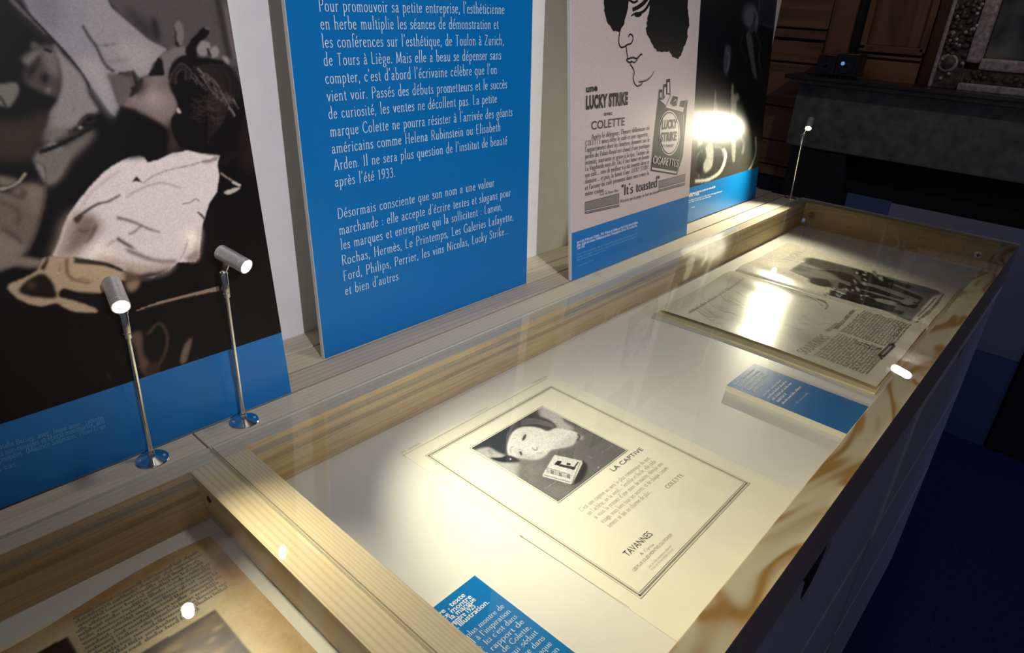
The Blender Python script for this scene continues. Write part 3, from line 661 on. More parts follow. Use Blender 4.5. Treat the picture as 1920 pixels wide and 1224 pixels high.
# ================================================================== LAMPS
def led_lamp(label, base, top, face, axis, power, aim, cone=118):
    base = Vector(base); top = Vector(top); face = Vector(face); axis = Vector(axis).normalized()
    t = thing('display_spotlight', label, 'lamp', base, 'small chrome spotlights on thin stems')
    lathe('base_plate', base, (0, 0, 1), [(0, .0190), (.0012, .0193), (.0022, .0186), (.0042, .012), (.0066, .0055), (.0070, .0040), (.0070, .001)], M_chrome, t, 40)
    d = (top - base).normalized()
    for s in (-1, 1):
        c = base + Vector((s * .0125, s * -.0045, .0034))
        lathe('screw', c, (0, 0, 1), [(0, .0022), (.0008, .0020), (.0011, .001)], M_steel, t, 12)
    lathe('collar', base + Vector((0, 0, .0066)), d, [(0, .0042), (.006, .0042), (.0075, .003)], M_chrome, t, 20)
    L = (top - base).length
    lathe('stem', base + d * .006, d, [(0, .0027), (L - .04, .0027)], M_chrome, t, 20)
    lathe('sleeve', base + d * (L - .038), d, [(0, .0030), (.001, .0044), (.0065, .0044), (.0068, .0040), (.0075, .0046), (.034, .0046), (.0355, .0036)], M_chrome, t, 24)
    hl = .043; back = face - axis * hl; hr = .0094
    mid = back + axis * (hl * .38)
    side = axis.cross(d).normalized(); dn = (top - mid); dn.normalize()
    # flat hinge tab from the sleeve up to the head
    a0 = base + d * (L - .006); a1 = mid + dn * (hr * .75)
    u = (a1 - a0).normalized(); w = u.cross(side).normalized()
    hexa('hinge', [a0 - side * .0012 - w * .003, a0 + side * .0012 - w * .003, a0 + side * .0012 + w * .003, a0 - side * .0012 + w * .003,
                   a1 - side * .0012 - w * .0045, a1 + side * .0012 - w * .0045, a1 + side * .0012 + w * .0045, a1 - side * .0012 + w * .0045], M_chrome, t, 0.0004)
    lathe('hinge_pin', a0 - side * .005, side, [(0, .0022), (.0004, .0026), (.0096, .0026), (.010, .0022)], M_chrome, t, 16)
    lathe('head', back, axis, [(0, .004), (.0003, hr - .0012), (.0014, hr), (hl - .0065, hr), (hl - .0063, hr - .0004), (hl - .0058, hr), (hl, hr), (hl, hr - .0012), (hl - .002, hr - .0014)], M_steel, t, 40, False)
    lathe('led_lens', face - axis * .0022, axis, [(0, hr - .0014), (.0012, hr - .0018), (.0032, hr - .0045), (.004, .0005)], M_led, t, 28)
    s = spot('light_beam', face + axis * .004, face + Vector(aim), power, cone, 1.0, WARM, .006)
    s.parent = t; s.location = Vector(s.location) - base
    return t
led_lamp('leftmost chrome spotlight on a thin stem, its lit face toward the viewer', (-.0596, .053, 0), (-.0566, .0515, .206), (-.069, .012, .224), (-.17, -.92, -.32), 8.5, (.03, -.42, -.25), 88)
led_lamp('chrome spotlight on a thin stem turned right, beside the corner of the two cases', (.0613, .0546, 0), (.0622, .0546, .2215), (.077, .023, .230), (.29, -.92, -.26), 28, (.46, -.51, -.30), 88)
led_lamp('distant chrome spotlight standing at the far end of the long case', (1.9855, .0495, 0), (1.950, .045, .218), (1.913, .022, .237), (-.80, -.22, -.56), 26, (-.55, -.06, -.24), 120)

# ================================================================== PANELS LEANING ON THE WALL
TH = .008
PL = {1: (.0768, .103), 2: (.1310, .0547), 3: (.0760, .12), 4: (.1310, .105)}
def panel(k, x0, x1, h, label, mat_front):
    y0, l = PL[k]; n = Vector((0, 1, -l)).normalized() * TH
    t = thing('exhibition_panel', label, 'panel', ((x0 + x1) / 2, y0, 0))
    f = [Vector((x0, y0, .0004)), Vector((x1, y0, .0004)), Vector((x1, y0 + l * h, h)), Vector((x0, y0 + l * h, h))]
    b = [q + n + Vector((0, 0, .001)) for q in f]
    o = hexa('board', f + b, M_pedge, t)
    return t, lean(y0, l)
def band(t, pl_, x0, x1, z0, z1, mat, name, lift=.0003):
    y0, l = pl_.d, -pl_.n.z; n = Vector((0, -1, l)).normalized() * lift
    pts = [Vector((x, y0 + l * z, z)) + n for x, z in ((x0, z0), (x1, z0), (x1, z1), (x0, z1))]
    return emit(name, pts, [(0, 1, 2, 3)], mat, t, recalc=False)
def quad_on(pl_, x0, x1, z0, z1):
    y0, l = pl_.d, -pl_.n.z
    return [(x, y0 + l * z, z) for x, z in ((x0, z0), (x1, z0), (x1, z1), (x0, z1))]
def lift_of(pl_, d): y0, l = pl_.d, -pl_.n.z; return Vector((0, -1, l)).normalized() * d

# ---------- panel 2: blue text panel
t2, p2 = panel(2, .2389, .7352, 1.05, 'tall blue panel covered with white French text', None)
band(t2, p2, .2395, .7352, .0006, 1.05, M_blue, 'blue_face')
LN = [("Pour promouvoir sa petite entreprise, l'esthéticienne", 598, 21, 945, 26), ("en herbe multiplie les séances de démonstration et", 601, 55, 934, 54),
      ("les conférences sur l'esthétique, de Toulon à Zurich,", 604, 89, 944, 84), ("de Tours à Liège. Mais elle a beau se dépenser sans", 607, 123, 939, 111),
      ("compter, c'est d'abord l'écrivaine célèbre que l'on", 610, 157, 931, 138), ("vient voir. Passés des débuts prometteurs et le succès", 613, 190, 950, 165),
      ("de curiosité, les ventes ne décollent pas. La petite", 616, 223, 931, 192), ("marque Colette ne pourra résister à l'arrivée des géants", 619, 256, 960, 217),
      ("américains comme Helena Rubinstein ou Elisabeth", 622, 288, 938, 245), ("Arden. Il ne sera plus question de l'institut de beauté", 626, 319, 950, 270),
      ("après l'été 1933.", 628, 350, 741, 331), ("Désormais consciente que son nom a une valeur", 633, 410, 926, 349),
      ("marchande : elle accepte d'écrire textes et slogans pour", 636, 440, 957, 367), ("les marques et entreprises qui la sollicitent : Lanvin,", 639, 468, 941, 393),
      ("Rochas, Hermès, Le Printemps, Les Galeries Lafayette,", 641, 497, 962, 412), ("Ford, Philips, Perrier, les vins Nicolas, Lucky Strike...", 644, 526, 953, 438),
      ("et bien d'autres.", 647, 553, 750, 523)]
for s_, x0, y0, x1, y1 in LN:
    pr = Print(p2, .0008); pr.text(s_, (x0, y0), (x1, y1), .0158, thick=1.5, thin=.75, track=2.2); pr.done('text_line', M_white_ink, t2)

# ---------- panel 3: cigarette advertisement
t3, p3 = panel(3, .8209, 1.3277, 1.0, 'panel with a black ink profile and a cigarette advertisement above a blue foot', None)
ZB3 = .1045
band(t3, p3, .822, 1.3277, ZB3, 1.0, M_pink, 'printed_sheet'); band(t3, p3, .822, 1.3277, .0006, ZB3, M_blue, 'blue_foot')
def C3(X, Y): return (1040 + X / 2.186, Y / 2.186)
def c3(*a): return [C3(*q) for q in a]
ink = Print(p3, .0007)
rg = random.Random(2)
def ragged(pts, amp, n=5):
    out = []
    for i, q in enumerate(pts):
        r = pts[(i + 1) % len(pts)]
        for k in range(n):
            f = k / n; out.append((q[0] + (r[0] - q[0]) * f + rg.uniform(-amp, amp), q[1] + (r[1] - q[1]) * f + rg.uniform(-amp, amp)))
    return out
ink.poly(ragged(c3((200, -160), (200, 10), (203, 45), (214, 90), (238, 126), (262, 130), (284, 96), (298, 30), (304, -160)), 1.1))
ink.poly(ragged(c3((392, -160), (390, 40), (378, 85), (374, 125), (392, 172), (418, 212), (446, 215), (468, 207), (484, 236), (505, 243), (522, 214), (540, 165), (552, 90), (546, 30), (556, -160)), 1.3))
W_ = .0034
for st, w in ((((303, -10), (291, 60), (268, 122), (262, 172), (270, 193), (284, 192), (297, 183), (312, 178), (320, 160), (318, 146), (307, 141), (301, 152)), W_),
              (((291, 186), (294, 210), (298, 236), (294, 247), (306, 256), (318, 252)), W_), (((298, 243), (318, 236), (336, 240), (350, 225), (358, 222)), W_ * 1.1),
              (((312, 250), (326, 256), (338, 244)), W_ * .8), (((308, 262), (322, 284), (325, 300), (321, 318), (326, 340), (338, 353), (354, 346), (358, 334)), W_),
              (((344, 336), (372, 331), (394, 314), (408, 290)), (W_, W_ * .5)), (((312, 66), (330, 55), (352, 52), (372, 38), (392, 4)), (W_ * .8, W_ * 2.4)),
              (((318, 40), (340, 30), (362, 14), (380, -8)), (W_ * 2.2, W_ * 3)), (((300, -4), (322, 10), (340, 2)), W_ * 1.4)):
    ink.stroke(c3(*st), w)
ink.poly(c3((326, 62), (340, 56), (356, 56), (350, 68), (334, 70)), True)
ink.done('ink_profile', M_black, t3)
tx = Print(p3, .0007)
def T3(s_, a, b, h, **k): tx.text(s_, C3(*a), C3(*b), h, **k)
T3('une', (128, 378), (175, 371), .0125, font='sans', bold=1.2); T3('LUCKY STRIKE', (127, 446), (299, 426), .0235, font='sans', bold=1.5)
T3('avec', (202, 474), (235, 470), .008, font='sans', bold=.7); T3('COLETTE', (149, 532), (286, 513), .0165, font='sans', bold=.35)
BODY = [("Après le déjeuner, l'heure délicieuse où", 150, 571, 388, 531), ("COLETTE nous offre le café et une cigarette ;", 124, 598, 388, 556), ("l'appartement dont les fenêtres donnent sur le", 124, 623, 388, 580),
        ("jardin du Palais-Royal est chaud d'une poétique", 124, 650, 388, 603), ("intimité; souriante et grave à la fois, l'auteur de", 124, 676, 387, 628), ("La Vagabonde nous dit: Oui, il faut fumer en buvant", 124, 701, 387, 648),
        ("son café.... rien de meilleur n'a été inventé dans ce", 124, 727, 386, 670), ("domaine.... et puis, la fumée d'une LUCKY STRIKE", 124, 753, 386, 692), ("et l'arome du café prennent dans mes rêves la", 124, 779, 385, 716), ("même couleur....", 124, 803, 212, 783)]
for s_, a, b, c, d in BODY: T3(s_, (a, b), (c, d), .0098, thick=2.4, thin=1.3)
T3('Texte de Blaise Allan', (182, 803), (260, 784), .0055, thick=2.2, thin=1.4)
T3('"It\'s toasted"', (272, 802), (428, 762), .0225, thick=2.9, thin=1.4)
T3("N'irritent pas la gorge, ne font pas tousser", (268, 831), (426, 789), .0072, thick=2.4, thin=1.6)
tx.done('advertisement_text', M_black, t3)
for q in (((123, 829), (264, 792), (264, 832), (123, 863)), ((427, 742), (535, 713), (534, 741), (426, 772)), ((123, 869), (264, 838), (264, 846), (123, 877)), ((426, 778), (534, 748), (533, 757), (426, 786))):
    hb = Print(p3, .0006); hb.poly(c3(*q)); hb = hb.done('grey_bar', M_halftone, t3)
    bd = Print(p3, .0008); bd.stroke(c3(*q, q[0]), .0009, False); bd.done('bar_outline', M_black, hb)
pk = Print(p3, .0007)
pk.poly(c3((424, 404), (456, 432), (455, 440), (528, 460), (531, 448), (545, 404), (524, 640), (500, 717), (392, 700), (395, 672)))
for q in (((425, 408), (427, 368), (441, 366), (440, 410)), ((443, 412), (445, 346), (458, 344), (458, 386)), ((456, 386), (457, 326), (472, 322), (474, 390))): pk.poly(c3(*q))
pk.done('cigarette_pack_print', M_black, t3)
wk = Print(p3, .0009)
wk.poly(c3((429, 398), (430, 380), (437, 379), (436, 402))); wk.poly(c3((447, 396), (448, 358), (455, 357), (455, 392))); wk.poly(c3((460, 380), (460, 338), (468, 336), (469, 382)))
wk.poly(c3((459, 428), (477, 391), (541, 405), (527, 450))); wk.poly(c3((397, 685), (499, 703), (498, 712), (396, 694)))
wk.stroke(c3((527, 466), (522, 560), (513, 640), (500, 706)), .0012)
el = [(468 + 44 * math.cos(a), 545 + 92 * math.sin(a)) for a in [i * math.pi / 18 for i in range(36)]]
wk.poly(c3(*el))
wk.done('pack_light_areas', M_pink, t3)
bk = Print(p3, .0011)
bk.poly(c3(*[(468 + (q[0] - 468) * .93, 545 + (q[1] - 545) * .94) for q in el])); bk.poly(c3((471, 424), (484, 393), (504, 397), (499, 432), (486, 436))); bk.poly(c3((510, 436), (515, 415), (538, 410), (528, 442)))
bk.done('pack_ring', M_black, t3)
w2 = Print(p3, .0013); w2.poly(c3(*[(468 + (q[0] - 468) * .87, 545 + (q[1] - 545) * .89) for q in el])); w2.stroke(c3((484, 418), (494, 408), (498, 420)), .002)
w2.done('pack_disc', M_pink, t3)
b2 = Print(p3, .0015)
b2.text('LUCKY', C3(437, 530), C3(499, 523), .0195, font='sans', bold=1.1); b2.text('STRIKE', C3(431, 580), C3(497, 574), .0195, font='sans', bold=1.1); b2.text('"IT\'S TOASTED"', C3(436, 604), C3(486, 601), .0058, font='sans', bold=.5)
b2.done('pack_lettering', M_black, t3)
w3 = Print(p3, .0011); w3.text('CIGARETTES', C3(400, 668), C3(503, 684), .0165, font='serif', thick=3.2, thin=2.0); w3.done('pack_title', M_pink, t3)
cp = Print(p3, .0007)
def CC(X, Y): return (1040 + X / 6.857, 400 + Y / 6.857)
for s_, a, b in (("une Lucky Strike avec Colette , 1931. Portrait de Colette par Paul Colin, texte de Blaise", (282, 388), (1065, 126)), ("Allan, slogan de Colette. Publicité parue dans L'Intransigeant, 28 mai 1931 et dans Eve,", (282, 428), (1058, 166)), ("7 juin 1931.", (282, 465), (388, 432))):
    cp.text(s_, CC(*a), CC(*b), .0058, font='sans', bold=.25)
cp.done('caption', M_white_ink, t3)
cp = Print(p3, .0007)
for s_, a, b in (("Trois mots seulement : Après 14 aout 1931, publicités publicitaires pour la", (282, 540), (1055, 268)), ("Lucky, ce slogan. Il la répète tout au long de sa vie dans les lettres.", (282, 578), (1050, 304)), ("Mais elle ne vit ce texte que pour la revue.", (282, 615), (655, 478)), ("Collection Les amis de Colette", (282, 690), (495, 608))):
    cp.text(s_, CC(*a), CC(*b), .0046, font='sans')
cp.done('caption', M_pale_ink, t3, 'pale blue small caption')

# ---------- panel 1: sepia photograph of a reclining figure
t1, p1 = panel(1, -.36, .1462, 1.0, 'large panel with sepia photo of a reclining person in a white shirt', None)
ZB1 = .0955
band(t1, p1, -.36, .1462, .0006, ZB1, M_blue, 'blue_foot')
P = Picture(p1, quad_on(p1, -.26, .1462, ZB1, .62), 390, 500, srgb(26, 20, 16)); P.bs = 0.6
P.c[:] = srgb(9, 6, 6)
def tile(ox, oy): return lambda *a: [(ox + X / 3.825, oy + Y / 3.825) for X, Y in a]
qa, qb, qc, qd = tile(0, 0), tile(200, 0), tile(0, 260), tile(200, 260)
S = srgb
# backdrop behind the head
P.fill(qb((-60, -80), (880, -80), (930, 330), (985, 640), (1010, 800), (900, 560), (760, 430), (560, 400), (430, 350), (370, 330), (220, 210), (100, 110)), S(88, 80, 79), 3, False)
P.fill(qb((960, 560), (1000, 700), (1060, 1200), (960, 1200), (940, 900)), S(34, 24, 22), 8)
P.fill(qb((310, 150), (350, 130), (380, 220), (375, 310), (330, 260)), S(34, 29, 29), 4); P.fill(qb((120, 60), (200, 80), (330, 200), (320, 300), (220, 210)), S(58, 52, 51), 6)
P.line(qb((790, -20), (830, 180), (880, 420)), 12, S(56, 50, 48), 3); P.line(qb((850, 40), (880, 220), (920, 420)), 5, S(118, 108, 104), 2.5)
# sheet and sleeve
P.fill(qa((150, -60), (760, -60), (775, 10), (800, 60), (870, 115), (985, 215), (1071, 290), (1180, 345), (1200, 352), (1150, 400), (1090, 460), (1065, 530), (1000, 560), (960, 500), (830, 522), (765, 490), (735, 430), (690, 340), (610, 200)), S(160, 153, 152), 1.5, False)
P.fill(qa((150, -60), (640, -60), (620, 210), (690, 340), (750, 455), (785, 560), (810, 640), (835, 720), (858, 775), (822, 836), (780, 795), (700, 680), (625, 570), (560, 485), (470, 375), (380, 280), (230, 130)), S(152, 147, 150), 1.5, False)
P.fill(qa((560, 430), (720, 430), (800, 650), (850, 780), (820, 825), (700, 670)), S(184, 174, 170), 8, op=.8); P.fill(qa((850, 300), (1060, 330), (1080, 440), (1000, 520), (880, 440)), S(182, 172, 168), 9, op=.8)
P.fill(qa((140, -40), (420, -40), (420, 220), (330, 210)), S(120, 114, 116), 10, op=.7)
P.line(qa((590, 180), (640, 270), (690, 335), (740, 440), (790, 495), (830, 518)), (5, 6), S(48, 38, 36), 1.6, .9); P.line(qa((690, 330), (760, 325), (840, 312)), 3, S(104, 96, 94), 1.6); P.line(qa((740, 440), (830, 440), (920, 425)), 5, S(118, 106, 102), 3, .8)
P.line(qa((770, 510), (800, 530), (840, 522)), 4, S(190, 180, 176), 1.6)
P.fill(qa((770, 530), (900, 540), (1000, 580), (930, 690), (850, 760), (800, 620)), S(104, 95, 92), 3)
P.line(qa((70, -10), (150, 70), (240, 150), (330, 240)), (7, 4), S(104, 98, 98), 1.6); P.line(qa((110, -20), (190, 80), (300, 200), (400, 305), (520, 440), (610, 570), (640, 640)), (4, 6), S(22, 15, 15), 1.3)
# second figure at left
P.fill(qa((378, 315), (440, 385), (560, 515), (612, 600), (640, 690), (694, 772), (690, 806), (620, 815), (560, 885), (480, 935), (400, 990), (285, 1080), (250, 1140), (320, 1300), (400, 1290), (470, 1180), (490, 1090), (330, 980), (335, 900), (372, 770), (415, 700), (440, 590), (425, 470)), S(150, 142, 139), 2.5)
P.fill(qa((250, 1130), (300, 1080), (480, 1040), (660, 930), (640, 1010), (500, 1150), (440, 1260), (340, 1330), (315, 1220)), S(126, 114, 103), 5); P.fill(qa((320, 920), (470, 920), (500, 960), (380, 1010), (300, 1010)), S(120, 112, 104), 5)
P.line(qa((275, 1090), (400, 1050), (540, 980), (690, 900)), (11, 5), S(14, 9, 9), 1.4); P.line(qa((560, 890), (600, 840), (650, 825), (690, 835)), 4, S(50, 42, 40), 1.3); P.line(qa((600, 860), (640, 880), (690, 850)), 4, S(44, 36, 34), 1.3); P.line(qa((490, 940), (520, 960), (560, 940)), 6, S(60, 50, 46), 2)
P.spot(*qa((575, 915))[0], 4, 3, S(182, 172, 166), .7); P.spot(*qa((530, 780))[0], 3, 5, S(112, 104, 100), .6)
P.fill(qa((200, 470), (250, 400), (310, 350), (380, 345), (410, 440), (440, 560), (425, 660), (400, 700), (340, 690), (260, 650), (180, 590)), S(78, 69, 65), 4)
P.fill(qa((300, 360), (375, 350), (420, 500), (400, 560), (330, 470)), S(128, 120, 116), 5, op=.8); P.fill(qa((160, 430), (215, 380), (300, 345), (270, 410), (215, 470)), S(122, 112, 108), 3); P.fill(qa((218, 345), (235, 300), (275, 320), (280, 350)), S(92, 84, 80), 2)
P.line(qa((315, 350), (350, 365), (370, 375)), 6, S(20, 14, 13), 1.2); P.fill(qa((290, 570), (310, 520), (350, 545), (330, 600)), S(28, 21, 20), 2.5); P.fill(qa((200, 500), (240, 440), (290, 400), (250, 520), (200, 570)), S(26, 19, 18), 3); P.spot(*qa((345, 645))[0], 6, 5, S(132, 116, 108), .8)
P.fill(qa((110, 590), (200, 620), (340, 690), (412, 705), (350, 790), (180, 850), (60, 900), (60, 780), (130, 670)), S(8, 5, 5), 3)
P.fill(qa((-40, 620), (40, 600), (90, 590), (125, 610), (130, 660), (62, 765), (-40, 720)), S(118, 114, 104), 1.8); P.line(qa((0, 690), (50, 780)), 5, S(30, 24, 20), 1.6)
P.fill(qa((-60, 890), (160, 870), (330, 800), (360, 820), (300, 1000), (240, 1120), (100, 1150), (-60, 1110)), S(60, 46, 39), 7)
P.fill(qc((-60, 420), (60, 390), (150, 325), (290, 340), (322, 352), (310, 440), (262, 640), (210, 770), (150, 835), (100, 895), (-60, 920)), S(122, 106, 90), 3)
P.fill(qc((-40, 660), (80, 720), (180, 760), (120, 850), (-40, 900)), S(150, 136, 120), 5, op=.9); P.fill(qc((200, 340), (280, 350), (270, 520), (220, 500)), S(150, 132, 112), 6, op=.7)
for q in (((0, 450), (90, 490), (140, 540), (120, 620)), ((60, 380), (140, 420), (180, 380)), ((0, 640), (80, 680), (160, 750)), ((150, 340), (170, 380), (160, 430))): P.line(qc(*q), 6, S(74, 60, 50), 3, .85)
P.line(qc((240, 160), (310, 190), (330, 280), (322, 400), (290, 560), (240, 700), (190, 800)), 3, S(96, 78, 64), 1.5); P.line(qc((-20, 360), (50, 352), (130, 310), (185, 246)), 5, S(168, 154, 132), 1.2); P.fill(qc((-20, 275), (60, 280), (120, 300), (60, 335), (0, 330)), S(130, 118, 100), 3)
P.fill(qc((-40, 860), (130, 846), (280, 868), (305, 890), (250, 920), (100, 910), (-40, 930)), S(146, 130, 112), 3)
# shirt
P.fill(qc((930, 130), (870, 160), (800, 200), (740, 245), (640, 350), (560, 450), (490, 545), (452, 640), (432, 720), (378, 846), (470, 850), (530, 848), (700, 880), (890, 942), (960, 990), (1095, 995), (1215, 940), (1275, 885), (1400, 880), (1425, 850), (1435, 760), (1452, 600), (1465, 570), (1495, 470), (1552, 385), (1570, 265), (1558, 175), (1575, 112), (1565, 95), (1445, 105), (1355, 85), (1240, 100), (1140, 150), (1055, 172), (1035, 135), (990, 118)), S(246, 230, 222), 1.2, False)
P.fill(qc((452, 620), (560, 520), (700, 560), (740, 650), (620, 760), (540, 850), (380, 850), (430, 730)), S(176, 152, 134), 8, op=.9)
P.fill(qc((560, 600), (640, 550), (690, 600), (640, 720), (560, 780), (480, 830)), S(120, 98, 84), 6, op=.75); P.line(qc((690, 620), (650, 700), (610, 750)), (6, 3), S(70, 52, 44), 2.5); P.line(qc((560, 650), (600, 665), (640, 650)), 5, S(100, 80, 70), 2.5)
P.line(qc((530, 580), (620, 515), (700, 468), (780, 448), (860, 402)), (6, 3.5), S(62, 42, 34), 1.4); P.fill(qc((528, 580), (600, 540), (570, 600), (545, 605)), S(60, 42, 36), 2); P.line(qc((590, 480), (640, 400), (740, 310), (860, 230)), 3, S(200, 178, 168), 2)
P.line(qc((380, 845), (420, 760), (470, 620), (500, 560)), 4, S(226, 206, 190), 1.6)
P.fill(qd((185, 305), (212, 270), (240, 300), (260, 318), (225, 308)), S(36, 24, 22), 1.1); P.line(qd((260, 320), (330, 270), (440, 225), (600, 190), (700, 160), (790, 150)), 2.6, S(186, 160, 150), 1.3); P.line(qd((690, 168), (740, 160), (795, 130)), 5, S(150, 122, 112), 2)
P.line(qd((140, 420), (210, 375), (330, 325), (420, 320), (530, 355)), 3, S(186, 162, 152), 1.8); P.line(qd((540, 468), (590, 460), (640, 432), (665, 452)), 2, S(130, 104, 96), 1); P.line(qd((650, 525), (680, 550), (700, 575)), 4, S(60, 42, 38), 1.2)
P.line(qd((70, 566), (130, 578), (210, 605), (300, 645), (380, 670)), (6, 3), S(112, 88, 78), 1.8); P.line(qd((160, 685), (200, 665), (250, 620)), 3.5, S(128, 104, 94), 1.6); P.line(qd((70, 712), (130, 750), (200, 790)), (8, 4), S(80, 58, 50), 2); P.line(qd((0, 770), (60, 720)), 3, S(170, 146, 134), 2)
P.line(qd((140, 795), (200, 820), (300, 860), (400, 880), (500, 878)), (7, 6), S(112, 84, 72), 3); P.fill(qd((-60, 830), (100, 870), (300, 900), (480, 890), (440, 950), (320, 985), (200, 990), (100, 930), (-60, 885)), S(196, 166, 148), 5, op=.8)
P.fill(qd((180, 975), (260, 965), (400, 940), (470, 915), (380, 980), (250, 1010), (190, 1000)), S(56, 38, 32), 3); P.line(qd((580, 720), (560, 800), (520, 870)), 2.5, S(200, 176, 166), 1.5)
P.fill(qd((640, 640), (680, 660), (668, 760), (655, 840), (620, 790), (650, 720)), S(196, 172, 162), 4, op=.8); P.fill(qd((560, 850), (650, 800), (660, 870), (600, 885)), S(150, 120, 108), 3, op=.8)
P.fill(qd((270, 130), (300, 150), (380, 120), (340, 90), (280, 90)), S(16, 10, 10), 2.2)
# lower sleeve and loop
P.fill(qc((320, 852), (470, 850), (540, 850), (700, 895), (880, 950), (905, 1000), (880, 1015), (760, 1010), (745, 1090), (660, 1120), (560, 1105), (450, 1075), (420, 1130), (520, 1160), (640, 1200), (700, 1240), (560, 1240), (470, 1215), (400, 1175), (300, 1200), (180, 1172), (100, 1122), (58, 1052), (170, 1000), (262, 948)), S(198, 170, 136), 1.5)
P.fill(qc((132, 1090), (190, 1015), (300, 965), (372, 1020), (412, 1120), (380, 1146), (290, 1142), (190, 1125)), S(30, 18, 13), 2); P.spot(*qc((225, 1050))[0], 9, 7, S(98, 70, 46), .7)
P.line(qc((530, 872), (620, 882), (760, 900), (880, 945)), (12, 6), S(34, 22, 16), 1.6); P.line(qc((320, 800), (340, 860), (300, 940)), (3, 9), S(30, 20, 15), 1.8); P.line(qc((480, 860), (478, 930), (500, 990), (560, 1020), (640, 1035)), (7, 3), S(120, 90, 66), 2)
P.line(qc((560, 1005), (620, 1010), (650, 1040)), 4, S(150, 118, 90), 2.5); P.line(qc((430, 880), (425, 950)), 3, S(150, 122, 94), 1.8); P.fill(qc((450, 1075), (540, 1092), (640, 1100), (740, 1110), (690, 1150), (640, 1140), (700, 1200), (560, 1150), (490, 1120)), S(22, 14, 11), 2)
P.fill(qd((130, 940), (200, 960), (230, 1010), (220, 1060), (165, 1090), (130, 1010)), S(110, 84, 70), 4); P.fill(qd((150, 1040), (230, 1020), (210, 1070), (170, 1092)), S(160, 130, 112), 3)
# head
P.fill(qb((150, 700), (195, 640), (250, 570), (300, 545), (430, 545), (452, 640), (505, 740), (475, 850), (455, 930), (380, 885), (280, 835), (200, 795), (110, 765)), S(140, 122, 118), 3)
P.spot(*qb((330, 710))[0], 26, 18, S(184, 164, 158), .75, 20); P.spot(*qb((420, 600))[0], 14, 14, S(120, 104, 100), .7); P.fill(qb((420, 900), (470, 860), (510, 960), (530, 1060), (440, 1080)), S(66, 50, 46), 6)
P.fill(qb((95, 765), (200, 785), (330, 850), (440, 930), (430, 1050), (340, 1120), (90, 1130), (30, 950), (60, 840)), S(8, 5, 5), 4); P.line(qb((95, 770), (150, 790), (210, 790)), 5, S(20, 13, 12), 2)
P.fill(qb((385, 400), (480, 342), (545, 330), (575, 380), (480, 440), (440, 545), (405, 535), (400, 440)), S(126, 117, 113), 2.2); P.fill(qb((303, 540), (335, 480), (372, 412), (398, 450), (412, 520), (400, 541)), S(16, 11, 11), 1.2)
P.fill(qb((176, 515), (190, 508), (218, 575), (245, 560), (262, 575), (250, 640), (190, 690), (160, 690), (175, 650), (170, 625), (200, 600)), S(20, 14, 13), 1.8); P.fill(qb((230, 600), (300, 570), (280, 660), (210, 700)), S(70, 58, 55), 5, op=.8)
P.fill(qb((445, 520), (470, 460), (520, 410), (590, 392), (660, 412), (760, 420), (850, 446), (925, 535), (968, 640), (982, 780), (955, 950), (890, 1075), (815, 1115), (700, 1105), (600, 1080), (520, 1050), (470, 950), (460, 850), (512, 780), (490, 700), (448, 610)), S(12, 8, 8), 1.6)
rh = random.Random(21)
for i in range(120):
    t_ = rh.random(); r0 = rh.random(); x0, y0 = 600 + 170 * t_, 470 - 20 * t_ + 30 * r0; x3, y3 = 700 + 250 * (1 - r0 * .9), 1000 - 330 * (1 - r0) + 40 * t_
    mx_, my_ = (x0 + x3) / 2 + 90 * (1 - r0) + 30, (y0 + y3) / 2 - 60
    g0 = rh.choice((26, 34, 44)); P.line(qb((x0, y0), (mx_ * .5 + x0 * .5 + 20, my_ * .5 + y0 * .5 - 14), (mx_, my_), (x3, y3)), rh.uniform(.7, 1.6), S(g0 + 6, g0 - 2, g0 - 4), .9, .6)
for i in range(70):
    f = rh.random(); w_ = rh.uniform(-45, 55); cx_ = 640 + 290 * f + w_ * .35; cy_ = 545 + 170 * f + 80 * f * f - w_ * .8; a_ = rh.uniform(22, 48)
    c_ = rh.choice((84, 104, 132, 150)); P.line(qb((cx_ - a_ * .6, cy_ - a_ * .7), (cx_, cy_), (cx_ + a_ * .45, cy_ + a_ * .8)), rh.uniform(.8, 1.8), S(c_, c_ - 14, c_ - 18), 1.0, .55)
for i in range(40):
    cx_ = 660 + rh.uniform(-40, 140); cy_ = 740 + rh.uniform(-60, 150); P.line(qb((cx_ - 40, cy_ - 14), (cx_, cy_ + 12), (cx_ + 44, cy_ - 4)), rh.uniform(.8, 1.5), S(76, 60, 54), 1.0, .5)
for rr, g0 in ((90, 92), (66, 60), (44, 84)): P.line(qb((530 - rr * .8, 600), (530 - rr * .75, 540), (530, 540 - rr * .9), (530 + rr * .8, 510), (530 + rr * .7, 570)), 2.2, S(g0, g0 - 12, g0 - 14), 1.2, .75)
P.fill(qb((500, 780), (515, 775), (530, 805), (512, 812)), S(206, 186, 176), 1.1)
P.fill(qb((484, 200), (494, 165), (520, 152), (546, 190), (552, 262), (535, 330), (505, 325), (490, 270)), S(124, 116, 112), 1.6); P.fill(qb((482, 190), (496, 230), (508, 300), (530, 330), (495, 330), (486, 260)), S(16, 12, 12), 1.4)
P.fill(qb((560, 370), (600, 290), (650, 235), (692, 194), (736, 216), (722, 262), (664, 312), (645, 400), (600, 410)), S(12, 8, 8), 1.2); P.line(qb((706, 196), (738, 212)), 4, S(110, 102, 98), 1.2)
for q in (((650, 375), (652, 330), (690, 293), (742, 318), (728, 372), (692, 404)), ((738, 392), (748, 345), (785, 328), (804, 372), (790, 405), (762, 416)), ((826, 412), (856, 404), (876, 436), (868, 462))): P.fill(qb(*q), S(152, 142, 138), 1.6)
P.line(qb((720, 345), (735, 385), (750, 405)), 5, S(24, 17, 16), 1.4)
